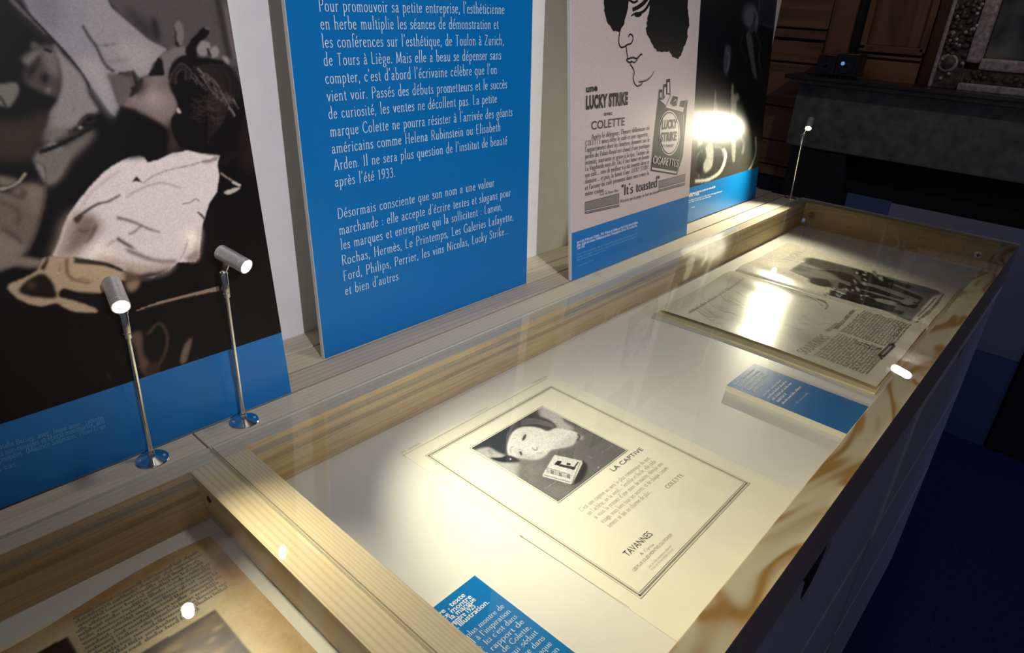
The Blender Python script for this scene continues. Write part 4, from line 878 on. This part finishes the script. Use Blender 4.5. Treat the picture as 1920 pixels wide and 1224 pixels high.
# lower right: chair arm glint, stick and dim shapes
P.line(qd((815, 245), (880, 290), (960, 335)), 3, S(150, 132, 118), 1); P.line(qd((900, 310), (955, 338)), 4, S(214, 202, 190), 1); P.fill(qd((840, 385), (880, 365), (955, 348), (930, 375), (870, 398)), S(210, 196, 184), 1.2); P.line(qd((820, 180), (900, 120), (1000, 60)), 10, S(26, 17, 15), 3)
def q5(*a): return [(X / 2.353, 440 + Y / 2.353) for X, Y in a]
P.line(q5((600, 335), (700, 300), (820, 270), (965, 238)), (1.5, 8), S(158, 132, 108), .8); P.line(q5((640, 330), (800, 282), (960, 248)), 1.5, S(60, 44, 34), .8)
P.fill(q5((560, 450), (620, 430), (630, 520), (655, 570), (650, 620), (620, 590), (600, 500)), S(104, 82, 66), 3); P.line(q5((650, 440), (700, 390), (736, 440), (728, 520), (690, 590), (680, 620)), 4, S(84, 66, 54), 2); P.fill(q5((640, 590), (690, 560), (700, 612), (650, 622)), S(60, 46, 36), 3)
P.fill(q5((795, 560), (812, 490), (845, 455), (832, 520), (818, 560)), S(122, 100, 84), 2); P.line(q5((470, 600), (486, 640)), 3, S(60, 46, 36), 1.5)
P.noise(.035, .6)
P.done('sepia_photograph', M_photo, t1, lift_of(p1, .0005))
cp = Print(p1, .0007)
for s_, x0, y0, x1, y1 in (("se, amie, Natalie Barney, avec « Jeune amie », raconte", -60, 859, 192, 786), ("que des faits non-canailles et liberté-montmartre, and", -60, 874, 196, 792), ("son genre poupées » (Maurice Sallmann, 1960) D'un", -60, 886, 198, 801), ("des cas.", -20, 890, 34, 871)):
    cp.text(s_.replace('«', '').replace('»', ''), (x0, y0), (x1, y1), .0062, thick=1.7, thin=1.2)
cp.done('caption', M_pale_ink, t1, 'pale blue small caption')

# ---------- panel 4: dark photograph with candle-lit glasses
t4, p4 = panel(4, 1.392, 1.8916, 1.0, 'farthest panel with a nearly black photo of glasses and plates', None)
ZB4 = .0995
band(t4, p4, 1.392, 1.8916, .0006, ZB4, M_blue, 'blue_foot')
P = Picture(p4, quad_on(p4, 1.392, 1.8916, ZB4, .66), 230, 260, srgb(20, 20, 24))
def q4(*a): return c3(*a)
P.fill(q4((838, -60), (915, -60), (900, 118), (832, 100)), srgb(66, 66, 84), .8, False); P.fill(q4((846, -60), (908, -60), (894, 108), (838, 92)), srgb(44, 44, 60), .8, False)
P.fill(q4((768, 60), (775, 30), (800, 12), (826, 25), (836, 70), (826, 110), (808, 135), (790, 120), (772, 95)), srgb(70, 70, 84), 1.6)
P.fill(q4((780, 50), (800, 32), (815, 45), (812, 90), (798, 110), (782, 92)), srgb(110, 110, 122), 1.5)
for i in range(8): P.line(q4((806 + i * 3, 20 + i * 5), (826 + i, 60 + i * 4), (818 + i, 110 + i * 4)), 1.1, srgb(130, 130, 145), .7, .5)
P.fill(q4((785, 140), (800, 130), (812, 180), (820, 260), (828, 320), (812, 300), (800, 240), (790, 180)), srgb(92, 92, 100), 1.2)
P.line(q4((822, 130), (842, 190), (836, 240), (846, 290)), 2, srgb(72, 72, 84), 1.3, .8); P.line(q4((770, 150), (760, 190), (790, 250)), 2, srgb(52, 52, 62), 1.5, .8)
P.fill(q4((692, 240), (700, 190), (715, 188), (722, 220), (716, 270), (704, 310), (694, 290)), srgb(72, 72, 84), 1.5); P.line(q4((700, 210), (716, 230), (706, 290)), 2.4, srgb(112, 112, 124), 1)
P.fill(q4((560, 560), (700, 520), (830, 540), (832, 690), (560, 780)), srgb(68, 68, 62), 6, op=.8)
P.fill(q4((722, 440), (726, 350), (732, 350), (734, 385), (752, 384), (756, 410), (744, 430), (740, 640), (726, 640)), srgb(150, 150, 140), 1.2, op=.8)
P.fill(q4((650, 480), (655, 380), (660, 378), (662, 420), (668, 440), (662, 520)), srgb(140, 140, 130), 1.2, op=.7)
P.fill(q4((588, 480), (594, 456), (600, 470), (606, 560), (596, 700), (586, 700)), srgb(205, 205, 190), 1.5, op=.9)
P.line(q4((690, 610), (700, 640), (680, 700), (630, 735), (575, 742)), 5, srgb(215, 215, 200), .9); P.fill(q4((616, 590), (640, 585), (650, 620), (644, 680), (618, 705), (608, 680), (622, 640)), srgb(200, 200, 188), 1.2)
P.fill(q4((585, 640), (604, 620), (606, 690), (592, 720), (580, 700)), srgb(20, 20, 20), 1.5); P.line(q4((636, 600), (680, 606), (692, 640)), 2, srgb(150, 150, 140), 1)
P.line(q4((822, 560), (824, 620), (810, 670), (794, 700)), 3, srgb(170, 170, 160), .8); P.line(q4((760, 560), (775, 590), (768, 630)), 4, srgb(110, 110, 100), 1.5, .8)
P.fill(q4((590, 600), (640, 575), (600, 620), (570, 640)), srgb(28, 28, 28), 1.5)
P.noise(.10, .7)
P.done('dark_photograph', M_photo4, t4, lift_of(p4, .0005))
cp = Print(p4, .0008)
def C4(X, Y): return (1280 + X / 6.8, 280 + Y / 6.8)
cp.text('et plusieurs verres posés sur une table', C4(60, 592), C4(412, 486), .0065, font='sans', bold=.5); cp.text('Paris, 1935', C4(60, 610), C4(205, 580), .0065, font='sans', bold=.4)
cp.text('photographie prise un soir dans son appartement', C4(60, 665), C4(500, 540), .0048, font='sans'); cp.text('avec ses amis du quartier des', C4(60, 690), C4(360, 605), .0048, font='sans'); cp.text('musée', C4(110, 748), C4(150, 738), .0045, font='sans')
cp.done('caption', M_white_ink, t4)

# ================================================================== PAPERS IN THE LONG CASE
def sheet(name, xs, ys, zf, mat, parent, nx=24, ny=30, thick=.0004):
    V = []; Fc = []
    for j in range(ny + 1):
        for i in range(nx + 1):
            x = xs[0] + (xs[1] - xs[0]) * i / nx; y = ys[0] + (ys[1] - ys[0]) * j / ny; V.append((x, y, zf(x, y)))
    n = len(V); V += [(x, y, z - thick) for x, y, z in V]; w = nx + 1
    for j in range(ny):
        for i in range(nx):
            a = j * w + i; Fc.append((a, a + 1, a + w + 1, a + w)); Fc.append((n + a, n + a + w, n + a + w + 1, n + a + 1))
    for i in range(nx): Fc.append((i, n + i, n + i + 1, i + 1)); a = ny * w + i; Fc.append((a, a + 1, n + a + 1, n + a))
    for j in range(ny): a = j * w; Fc.append((a, a + w, n + a + w, n + a)); a = j * w + nx; Fc.append((a, n + a, n + a + w, a + w))
    return emit(name, V, Fc, mat, parent, smooth=False)
pg = thing('magazine_page', 'large cream magazine page with a double border, a photo and the heading LA CAPTIVE', 'page', (.41, -.3, ZF))
ZP = ZF + .0012
sheet('paper', (.236, .585), (-.542, -.062), lambda x, y: ZP, M_paper, pg)
zp = zplane(ZP + .0001)
fr = Print(zp, .0002); c = [zp.at(*q) for q in ((791, 853), (1033, 727), (1411, 903), (1207, 1113))]
xa, xb = (c[0].x + c[3].x) / 2 - .003, (c[1].x + c[2].x) / 2; yt, yb = (c[0].y + c[1].y) / 2, (c[2].y + c[3].y) / 2
def rect(pr, x0, x1, y0, y1, w):
    for A, B in (((x0, y0), (x1, y0)), ((x1, y0), (x1, y1)), ((x1, y1), (x0, y1)), ((x0, y1), (x0, y0))):
        d = Vector((B[0] - A[0], B[1] - A[1], 0)).normalized() * w / 2; pr.worldline(Vector((*A, zp.d)) - d, Vector((*B, zp.d)) + d, w)
for o, w in ((0, .0006), (.0033, .0022), (.0062, .0006)): rect(fr, xa + o, xb - o, yb + o, yt - o, w)
fr.done('double_border', M_grey_ink, pg)
f2 = Print(zp, .0002)
pc = [zp.at(*q) for q in ((1047.8, 941.3), (1180.2, 843.3), (1015.4, 761.9), (878, 841.5))]
px0, px1 = (pc[0].x + pc[3].x) / 2, (pc[1].x + pc[2].x) / 2; py0, py1 = (pc[0].y + pc[1].y) / 2, (pc[2].y + pc[3].y) / 2
rect(f2, px0, px1, py0, py1, .0006); f2.done('picture_border', M_black, pg)
P = Picture(zp, [(px0 + .0022, py0 + .0022, zp.d), (px1 - .0022, py0 + .0022, zp.d), (px1 - .0022, py1 - .0022, zp.d), (px0 + .0022, py1 - .0022, zp.d)], 230, 230, .13)
def q7(*a): return [(860 + X / 5.565, 740 + Y / 5.565) for X, Y in a]
P.fill(q7((100, 560), (830, 150), (900, 240), (700, 330), (560, 400), (510, 520), (480, 640), (380, 600), (250, 560)), .035, 3)
P.fill(q7((830, 110), (900, 130), (1200, 260), (1200, 330), (1140, 372), (1020, 350), (930, 260), (860, 225)), .42, 5)
P.fill(q7((1080, 240), (1150, 270), (1260, 330), (1200, 350), (1130, 310)), .08, 3); P.spot(*q7((1150, 335))[0], 10, 5, .4, .6, 20)
for i in range(14):
    t_ = i / 13; P.line(q7((640 - 120 * t_, 235 + 150 * t_), (560 - 60 * t_, 330 + 130 * t_), (500 + 10 * t_, 420 + 180 * t_)), 1.4, .16 if i % 2 else .02, .8, .8)
P.fill(q7((600, 330), (660, 270), (760, 230), (900, 245), (1000, 300), (1018, 348), (930, 384), (860, 372), (800, 345), (700, 335), (620, 350)), .045, 2.5)
for i in range(6): P.line(q7((650, 320 - i * 12), (780, 300 - i * 10), (900, 320 - i * 8), (990, 345 - i * 6)), 1.2, .22, .8, .5)
P.fill(q7((640, 345), (750, 335), (850, 352), (930, 382), (1012, 350), (1120, 362), (1238, 400), (1226, 468), (1180, 526), (1060, 556), (960, 580), (900, 640), (810, 678), (700, 672), (580, 648), (512, 604), (516, 500), (560, 400)), .66, 2)
P.fill(q7((560, 560), (700, 620), (820, 640), (900, 600), (880, 660), (760, 690), (640, 670)), .36, 6, op=.7); P.fill(q7((950, 560), (1080, 470), (1220, 440), (1180, 530), (1050, 560)), .5, 5, op=.7)
P.line(q7((530, 640), (518, 540), (560, 420), (610, 370)), 2, .75, 1); P.line(q7((545, 610), (540, 560), (575, 540)), 2, .3, 1.2)
P.fill(q7((660, 470), (676, 430), (706, 410), (700, 450), (676, 480)), .04, 1); P.line(q7((655, 440), (680, 400), (712, 396)), 1.2, .35, 1); P.fill(q7((630, 600), (650, 590), (664, 620), (650, 636)), .05, 1); P.line(q7((618, 580), (640, 572), (668, 590)), 1.2, .35, 1)
P.line(q7((770, 560), (800, 582), (820, 566), (815, 545)), 1.8, .18, 1); P.line(q7((812, 600), (850, 610), (880, 590)), 1.6, .3, 1.2)
P.fill(q7((150, 590), (300, 550), (400, 600), (490, 640), (440, 660), (330, 655), (420, 700), (560, 716), (640, 720), (620, 800), (580, 850), (130, 600)), .44, 3)
P.fill(q7((300, 560), (360, 590), (340, 640)), .3, 2); P.fill(q7((330, 660), (440, 655), (520, 632), (640, 690), (560, 706), (430, 700)), .02, 1.5)
P.fill(q7((600, 730), (760, 700), (900, 760), (820, 900), (1000, 1060), (820, 960), (620, 840)), .2, 10, op=.8); P.fill(q7((900, 960), (1040, 1090), (1200, 980), (1100, 950)), .22, 8, op=.6); P.fill(q7((1300, 420), (1500, 520), (1760, 580), (1500, 740), (1340, 640)), .12, 8, op=.7)
P.spot(*q7((1275, 450))[0], 5, 4, .45, .8); P.line(q7((1240, 410), (1262, 440), (1238, 480)), 3, .05, 1)
P.fill(q7((1290, 700), (1345, 740), (1330, 830), (1280, 900), (1190, 940), (1240, 820)), .015, 2)
P.fill(q7((1000, 628), (1285, 690), (1292, 710), (1190, 928), (1155, 932), (875, 852), (880, 826), (985, 650)), .62, .7, False)
for a in (((1030, 690), (1080, 694), (1048, 742), (992, 728)), ((1060, 725), (1225, 758), (1205, 784), (1045, 746)), ((1130, 708), (1172, 718), (1162, 740), (1122, 733)), ((1240, 700), (1256, 704), (1196, 790), (1180, 784))): P.fill(q7(*a), .02, .5, False)
for i in range(6): a = 915 + i * 42; P.fill(q7((a, 770 + i * 12), (a + 36, 780 + i * 12), (a + 40, 826 + i * 11), (a + 2, 815 + i * 11)), .2 if i % 2 else .4, .6, False)
P.line(q7((890, 838), (1150, 910), (1185, 910), (1270, 705)), 1.1, .06, .5, smooth=False); P.line(q7((915, 760), (1150, 830), (1180, 850)), 1, .1, .5, smooth=False); P.fill(q7((1080, 770), (1100, 780), (1125, 808), (1105, 800)), .8, .6)
P.line(q7((1300, 690), (1290, 760), (1180, 936)), 2, .02, .8)
for a in (((1495, 605), (1610, 525)), ((1350, 640), (1385, 665)), ((900, 980), (1020, 905)), ((1100, 925), (1120, 945))): P.line(q7(*a), .6, .42, .4, .7, smooth=False)
P.spot(*q7((540, 672))[0], 1.2, 1.2, .9); P.spot(*q7((1457, 760))[0], 1, 1, .8); P.noise(.07, .9)
P.done('portrait_photograph', M_litho, pg, (0, 0, .0003))
tx = Print(zp, .0002)
tx.text('LA CAPTIVE', (1150.7, 884), (1207, 843), .0078, font='sans', bold=.1); tx.done('heading', M_dgrey_ink, pg)
tx = Print(zp, .0002)
for s_, a, b in (("C'est une captive au sens le plus romanesque du mot;", (1091, 959), (1220.6, 859)), ("on l'achète, on la vend.... Sensible et facile, elle cède", (1105, 966), (1231, 866)), ("si vous la pressez d'une main de maître, dévoile son", (1117.6, 973), (1243.9, 870)),
                 ("visage, vous livre tous ses secrets, et de chaque consen-", (1131, 981), (1254.9, 877)), ("tement se fait un charme de plus...", (1143.4, 989), (1223, 921.7))):
    tx.text(s_, a, b, .0072, thick=1.5, thin=.8)
tx.done('verse', M_grey_ink, pg)
for s_, a, b, h, k in (('COLETTE', (1252.4, 916.3), (1282.6, 891), .0062, dict(thick=1.8, thin=1)), ('TAVANNES', (1177.7, 1043.6), (1224.7, 1002), .0092, dict(font='sans', bold=.1)), ('& Cyma', (1203, 1041), (1227, 1021), .004, dict(thick=1.5, thin=.9)),
                       ('LES PLUS JOLIES MONTRES DU MONDE', (1190, 1071), (1261, 1003), .0042, dict(font='sans')), ('Dans les belles bijouteries et orfèvreries', (1217, 1065), (1260, 1024), .0034, dict(thick=1.4, thin=.9)),
                       ('et chez tous les bons horlogers de France', (1223, 1069), (1263, 1030), .0034, dict(thick=1.4, thin=.9)), ('XLII - ANNONCES', (754, 850), (789, 832), .0034, dict(font='sans')),
                       ("L'ILLUSTRATION", (885, 781), (915, 765), .0038, dict(thick=1.8)), ('NOVEMBRE 1925', (998, 720), (1026, 706), .0032, dict(font='sans'))):
    tx = Print(zp, .0002); tx.text(s_, a, b, h, **k); tx.done('printed_line', M_dgrey_ink if s_ in ('COLETTE', 'TAVANNES') else M_grey_ink, pg)
tx = Print(zp, .0002); a, b = zp.at(754, 855), zp.at(1026, 709); tx.worldline(a, b, .0006); tx.done('header_rule', M_grey_ink, pg)
tx = Print(zp, .0002); A = zp.at(977, 1006)
tx.poly([(972, 1003), (978, 1004), (984, 1010), (979, 1008)]); tx.stroke([(984, 1010), (1050, 1053), (1120, 1100), (1180, 1139)], .0006, False); tx.done('torn_edge_mark', M_grey_ink, pg)

# open magazine in the far half of the case
mg = thing('open_magazine', 'open glossy magazine headed SOUVENIRS at the far end of the long case', 'magazine', (1.38, -.29, ZF))
GX = 1.375
def mz_(x, y):
    d = x - GX
    if d < 0: return ZF + .0085 + .0045 * math.exp(-((d + .06) / .045) ** 2) - .006 * math.exp(-(d / .012) ** 2) + .0025 * math.exp(-((x - .985) / .05) ** 2)
    return ZF + .0055 + .0040 * math.exp(-((d - .055) / .045) ** 2) - .003 * math.exp(-(d / .012) ** 2)
box('page_block', (.972, -.522, ZF + .0002), (GX, -.052, ZF + .0042), M_cream, mg, .0006)
box('page_block', (GX, -.522, ZF + .0002), (1.745, -.052, ZF + .004), M_cream, mg, .0006)
def page(nm, x0, x1, skew, nu, nv, paint):
    P = Picture(zplane(ZF), [(x0, -.518, ZF), (x1, -.518, ZF), (x1, -.054, ZF), (x0, -.054, ZF)], nu, nv, srgb(222, 216, 200))
    if skew: P.P[..., 0] += skew * (1 - np.linspace(0, 1, nu))[None, :] * np.sin(np.linspace(0, math.pi, nv))[:, None]
    P.P[..., 2] = np.vectorize(mz_)(P.P[..., 0], P.P[..., 1]); P.x, P.y = project(P.P)
    paint(P); P.P = P.P.copy(); return P.done(nm, M_gloss, mg, (0, 0, .0005))
def qm(*a): return [(1240 + X / 3.5556, 440 + Y / 3.5556) for X, Y in a]
def paint_left(P):
    r = random.Random(8)
    for i in range(26):
        x = r.uniform(230, 640); y = 640 - x * .55 + r.uniform(-40, 60); L = r.uniform(60, 180)
        P.line(qm((x, y), (x + L * .5, y + L * .35 + r.uniform(-12, 12)), (x + L, y + L * .5)), .8, srgb(120, 118, 110), .6, .6)
    for i in range(24):
        x = r.uniform(500, 1080); y = r.uniform(470, 640); P.line(qm((x, y), (x + 40, y + r.uniform(-30, 30)), (x + r.uniform(30, 90), y + r.uniform(-10, 40))), .9, srgb(140, 138, 128), .8, .5)
    P.line(qm((1040, 430), (1090, 450), (1108, 478), (1090, 500)), 2.4, srgb(90, 88, 84), .6); P.line(qm((960, 405), (1030, 440), (1080, 480)), 1, srgb(110, 108, 100), .6)
    P.spot(*qm((700, 340))[0], 60, 12, srgb(120, 120, 115), .5, 14); P.spot(*qm((980, 700))[0], 40, 14, srgb(150, 148, 138), .5, 20)
    P.fill(qm((560, 300), (900, 390), (1100, 440), (1000, 430), (700, 370)), srgb(130, 130, 124), 3, op=.5)
    P.noise(.02, 1.2)
def paint_right(P):
    P.fill(qm((850, 238), (1000, 155), (1845, 375), (1660, 580)), srgb(112, 112, 106), .8, False)
    for a, c in (((880, 225), 70), ((930, 195), 150), ((985, 165), 60)):
        P.line(qm(a[0:2], (a[0] + 240, a[1] + 62)), 5, srgb(c, c, c - 4), 1.5, smooth=False) if len(a) == 2 else None
    P.fill(qm((1010, 155), (1500, 280), (1830, 370), (1800, 400), (1300, 290), (990, 200)), srgb(86, 86, 82), 2.5)
    P.fill(qm((1080, 235), (1240, 260), (1330, 320), (1260, 320), (1060, 250)), srgb(40, 40, 40), 1.8); P.fill(qm((1000, 290), (1100, 300), (1140, 340), (1090, 350), (990, 320)), srgb(48, 48, 47), 1.8)
    P.fill(qm((900, 250), (1080, 240), (1180, 300), (1000, 280)), srgb(150, 150, 142), 3, op=.7)
    figs = [((1290, 245), (1480, 300), (1660, 350)), ((1330, 290), (1520, 345), (1740, 430)), ((1260, 330), (1440, 375), (1710, 470)), ((1180, 335), (1380, 400), (1690, 485)), ((1120, 385), (1330, 450), (1610, 525)), ((1230, 395), (1400, 440), (1560, 490))]
    r = random.Random(3)
    for f in figs:
        P.line(qm(*f), (11, 6), srgb(26, 26, 27), .9); P.line(qm(*[(x + 30, y - 12) for x, y in f[1:]]), (3, 2), srgb(120, 120, 114), .7, .8)
        x, y = f[0]
        for k in range(9): P.spot(*qm((x + r.uniform(-30, 150), y + r.uniform(-24, 40)))[0], r.uniform(1.5, 4.5), r.uniform(1.2, 2.4), srgb(*[r.choice((190, 170, 60, 40))] * 3), .9, r.uniform(0, 60))
    for a in (((1690, 480), (1730, 440)), ((1580, 530), (1615, 515)), ((1655, 470), (1700, 485))): P.line(qm(*a), 4, srgb(18, 18, 18), .6)
    P.fill(qm((1700, 350), (1840, 378), (1800, 420), (1720, 400)), srgb(96, 96, 92), 1.5, op=.7)
    P.fill(qm((1440, 425), (1560, 450), (1540, 470), (1440, 445)), srgb(150, 150, 142), 1); P.fill(qm((1620, 430), (1680, 440), (1660, 470), (1600, 455)), srgb(140, 140, 134), 1); P.noise(.06, .9)
page('left_leaf', .984, GX, .012, 190, 190, paint_left)
page('right_leaf', GX, 1.742, 0, 200, 220, paint_right)
zm = zplane(ZF + .0102)
tx = Print(zm, .001); tx.drape = mz_
def M_(X, Y): return (1240 + X / 3.5556, 440 + Y / 3.5556)
for s_, a, b, h, k in (('SOUVENIRS', (965, 800), (1130, 682), .021, dict(thick=1.9, thin=.9)), ('TEXTE DE COLETTE', (1115, 645), (1188, 592), .0075, dict(font='sans', bold=.4)), ('DESSINS DE LUC-ALBERT MOREAU', (1172, 630), (1292, 512), .0075, dict(font='sans', bold=.7))):
    tx = Print(zm, .001); tx.drape = mz_; tx.text(s_, M_(*a), M_(*b), h, **k); tx.done('heading', M_dgrey_ink, mg)
tx = Print(zm, .001); tx.drape = mz_; rw = random.Random(6)
L0, L1 = zm.at(*M_(1030, 806)), zm.at(*M_(1368, 935)); Rg = GX - .02
for i in range(17):
    f = i / 16; y = L0.y + (L1.y - L0.y) * f; x0 = L0.x + (L1.x - L0.x) * f
    tx.words((x0, y, zm.d), (x0 + (Rg - x0) * .46, y, zm.d), .0062, rw); tx.words((x0 + (Rg - x0) * .5, y + (.06 if i < 2 else 0) * 0, zm.d), (Rg, y, zm.d), .0062, rw)
tx.done('printed_columns', M_grey_ink, mg)
tx = Print(zm, .0013); tx.drape = mz_; tx.stroke([M_(1462, 808), M_(1542, 732)], .0135, False); tx.poly([M_(1446, 800), M_(1462, 796), M_(1480, 822), M_(1468, 832), M_(1458, 818)]); tx.poly([M_(1528, 722), M_(1552, 716), M_(1558, 738), M_(1546, 734), M_(1540, 742)])
for st in (((1285, 705), (1310, 710), (1350, 722), (1400, 740), (1470, 765)), ((1290, 714), (1340, 735), (1380, 752), (1420, 765), (1466, 752)), ((1370, 725), (1390, 745), (1380, 760))): tx.stroke([M_(*q) for q in st], .002)
tx.done('banner_ornament', M_black, mg)
tx = Print(zm, .0014); tx.drape = lambda x, y: mz_(x, y) + .0004; tx.stroke([M_(1472, 800), M_(1534, 740)], .003, False); tx.done('banner_lettering', M_grey_ink, mg)
tx = Print(zm, .001); tx.drape = mz_; tx.stroke([M_(1552, 690), M_(1548, 676), M_(1560, 672), M_(1572, 678), M_(1568, 660), M_(1582, 662), M_(1580, 645), M_(1592, 640), M_(1598, 626)], .0014)
tx.done('signature', M_dgrey_ink, mg)
z2 = zplane(ZF + .006); tx = Print(z2, .001); tx.drape = mz_
tx.text('TION', M_(862, 182), M_(945, 118), .022, font='serif', thick=1.8, thin=1); tx.done('running_header', M_grey_ink, mg); tx = Print(z2, .001); tx.drape = mz_
for k, (a, b) in enumerate((((1712, 556), (1838, 420)), ((1706, 590), (1868, 432)), ((1742, 566), (1860, 450)), ((1775, 545), (1886, 396)))): tx.words(z2.at(*M_(*a)), z2.at(*M_(*b)), .006, rw)
tx.done('picture_caption', M_grey_ink, mg)
tx = Print(zm, .001); tx.drape = mz_; tx.words(zm.at(*M_(190, 525)), zm.at(*M_(560, 300)), .010, rw); tx.done('running_title', M_grey_ink, mg)

# ---- blue labels
def label_block(name, lab, x0, x1, y0, y1, h, shift=0):
    t = thing(name, lab, 'label', ((x0 + x1) / 2, (y0 + y1) / 2, ZF), 'blue caption labels in the long case')
    hexa('block', [(x0, y0, ZF + .0003), (x1, y0, ZF + .0003), (x1 + shift, y1, ZF + .0003), (x0 + shift, y1, ZF + .0003), (x0, y0, ZF + h), (x1, y0, ZF + h), (x1 + shift, y1, ZF + h), (x0 + shift, y1, ZF + h)], M_label_core, t, .0004)
    e = .0004; z = ZF + h + .0002
    emit('blue_face', [(x0 + e, y0 + e, z), (x1 - e, y0 + e, z), (x1 + shift - e, y1 - e, z), (x0 + shift + e, y1 - e, z)], [(0, 1, 2, 3)], M_blue_l, t, recalc=False)
    return t, zplane(z)
zl = zplane(ZF + .012)
A, B, Cc = zl.at(1362, 722), zl.at(1413, 681), zl.at(1594, 805)
t, zz = label_block('caption_label', 'blue caption block with white sides lying before the open magazine', A.x, B.x, -.54, A.y, .012)
tx = Print(zz, .0003); yy = A.y - .012; rw = random.Random(9)
for i in range(11):
    if i == 5: continue
    tx.words((A.x + .012, yy - i * .0088, zz.d), (A.x + .012 + (.085 if i not in (4, 9) else .04), yy - i * .0088, zz.d), .0052, rw)
tx.text('Coll. Les amis de Colette', (A.x + .012, yy - .105, zz.d) and M_(905, 1128), M_(982, 1058), .0042, font='serif', thick=1.6, thin=1.1); tx.done('label_text', M_white_ink, t)
zl = zplane(ZF + .0062); A = zl.at(889, 1079); B = zl.at(1086, 1224)
t, zz = label_block('caption_label', 'blue caption card with bold white heading in the near corner of the long case', .0365, A.x + .001, -.543, A.y, .0062)
tx = Print(zz, .0003)
def Lb(s_, xe, ye, x0=.0405, h=.0066, **k):
    e = zz.at(xe, ye); a = Vector((x0, e.y, e.z)); u = e - a; n = len(tx.V)
    if k.get('font') == 'sans': V, Fc, w = sans_geo(s_, k.get('bold', 0)); kk = h / 16.6
    else: V, Fc, w = glyph_geo(s_, 1.6, .9); kk = h / 17
    kx = u.length / w; tx.V += [a + Vector((p[0] * kx, p[1] * kk, .0003)) for p in V]; tx.F += [tuple(n + i for i in f) for f in Fc]
for s_, x, y in (("La Captive , texte", 873.5, 1117), ("pour cette montre", 886, 1120), ("publié par la marque", 893, 1125), ("Tavannes, novembre 1925", 893, 1138), ("suite de L'Illustration.", 918, 1130)): Lb(s_, x, y, font='sans', bold=.35)
tx.done('label_heading', M_white_ink, t)
tx = Print(zz, .0003)
e0 = zz.at(940, 1135)
BL = ["Très à la plus montre de", "sous appel à l'inspiration", "de Colette. Ici c'est dans", "C'est un rapport de", "luxe comme de Colette,", "elle lie celle qui séduit", "et livre sa montre dans", "les secrets et de chaque", "du maître, dévoile son", "charme de plus...", "Coll. Les amis"]
for i, s_ in enumerate(BL):
    a = Vector((.0405, e0.y - .004 - i * .0098, zz.d)); V, Fc, w = glyph_geo(s_, 1.5, .9); n = len(tx.V); kx = (A.x - .008 - .0405) * (1 if len(s_) > 16 else .6) / w
    tx.V += [a + Vector((p[0] * kx, p[1] * .0066 / 17, .0003)) for p in V]; tx.F += [tuple(n + k for k in f) for f in Fc]
tx.done('label_text', M_white_ink, t)

# ---- browned magazine in the left case
bm_ = thing('browned_magazine', 'browned old magazine page with small text and sepia pictures in the lower left case', 'magazine', (-.25, -.3, ZF))
zo = zplane(ZF + .002)
box('page_block', (-.50, -.535, ZF + .0002), (-.0415, -.036, ZF + .0016), M_cream, bm_, .0004)
P = Picture(zo, [(-.50, -.535, zo.d), (-.0405, -.535, zo.d), (-.0405, -.036, zo.d), (-.50, -.036, zo.d)], 300, 320, srgb(206, 176, 122))
sh = .008 * np.sin(np.linspace(0, 1, 300) * 9)[None, :] * np.linspace(0, 1, 320)[:, None] ** 8
P.P[..., 1] += sh; P.x, P.y = project(P.P)
wx, wy = P.P[..., 0], P.P[..., 1]
ed = np.minimum(np.clip((-.0405 - wx) / .05, 0, 1), np.clip((-.036 - wy) / .03, 0, 1))[..., None]
nz = blur(P.rng.normal(0, 1, wx.shape), 9); nz = (nz / nz.std())[..., None] * .15
ed = np.clip(ed + nz, 0, 1); P.c = P.col(srgb(178, 140, 84)) * (1 - ed) + P.col(srgb(222, 204, 160)) * ed
def wfill(x0, x1, y0, y1, c, b=.6): m = blur(((wx > x0) & (wx < x1) & (wy > y0) & (wy < y1)).astype(float), b)[..., None]; P.c = P.c * (1 - m) + P.col(c) * m
wfill(-.175, -.088, -.33, -.1415, srgb(62, 42, 40)); wfill(-.42, -.207, -.33, -.069, srgb(46, 24, 14))
r = random.Random(12)
for i in range(70):
    x = r.uniform(-.172, -.092); y = r.uniform(-.24, -.15); u = r.uniform(.004, .014); dx = (wx - x) / u; dy = (wy - y) / (u * .5); a = 1.0 + .8 * r.random(); rx = dx * math.cos(a) + dy * math.sin(a); ry = -dx * math.sin(a) + dy * math.cos(a)
    m = (np.exp(-(rx ** 2 + ry ** 2)) * ((wx > -.174) & (wx < -.089) & (wy < -.1425)))[..., None] * r.uniform(.3, .8); c = r.choice((srgb(190, 160, 105), srgb(40, 26, 24), srgb(120, 92, 66), srgb(160, 130, 84)))
    P.c = P.c * (1 - m) + P.col(c) * m
P.noise(.03, 1); P.done('printed_page', M_litho, bm_, (0, 0, .0002))
tx = Print(zo, .0006); rw = random.Random(10)
for i in range(13):
    y = -.050 - i * .0067; xa = -.200 if y < -.066 else -.196
    tx.words((xa, y - .0016, zo.d), (-.062 if i < 12 else -.1, y, zo.d), .0048, rw)
tx.done('printed_text', M_grey_ink, bm_)
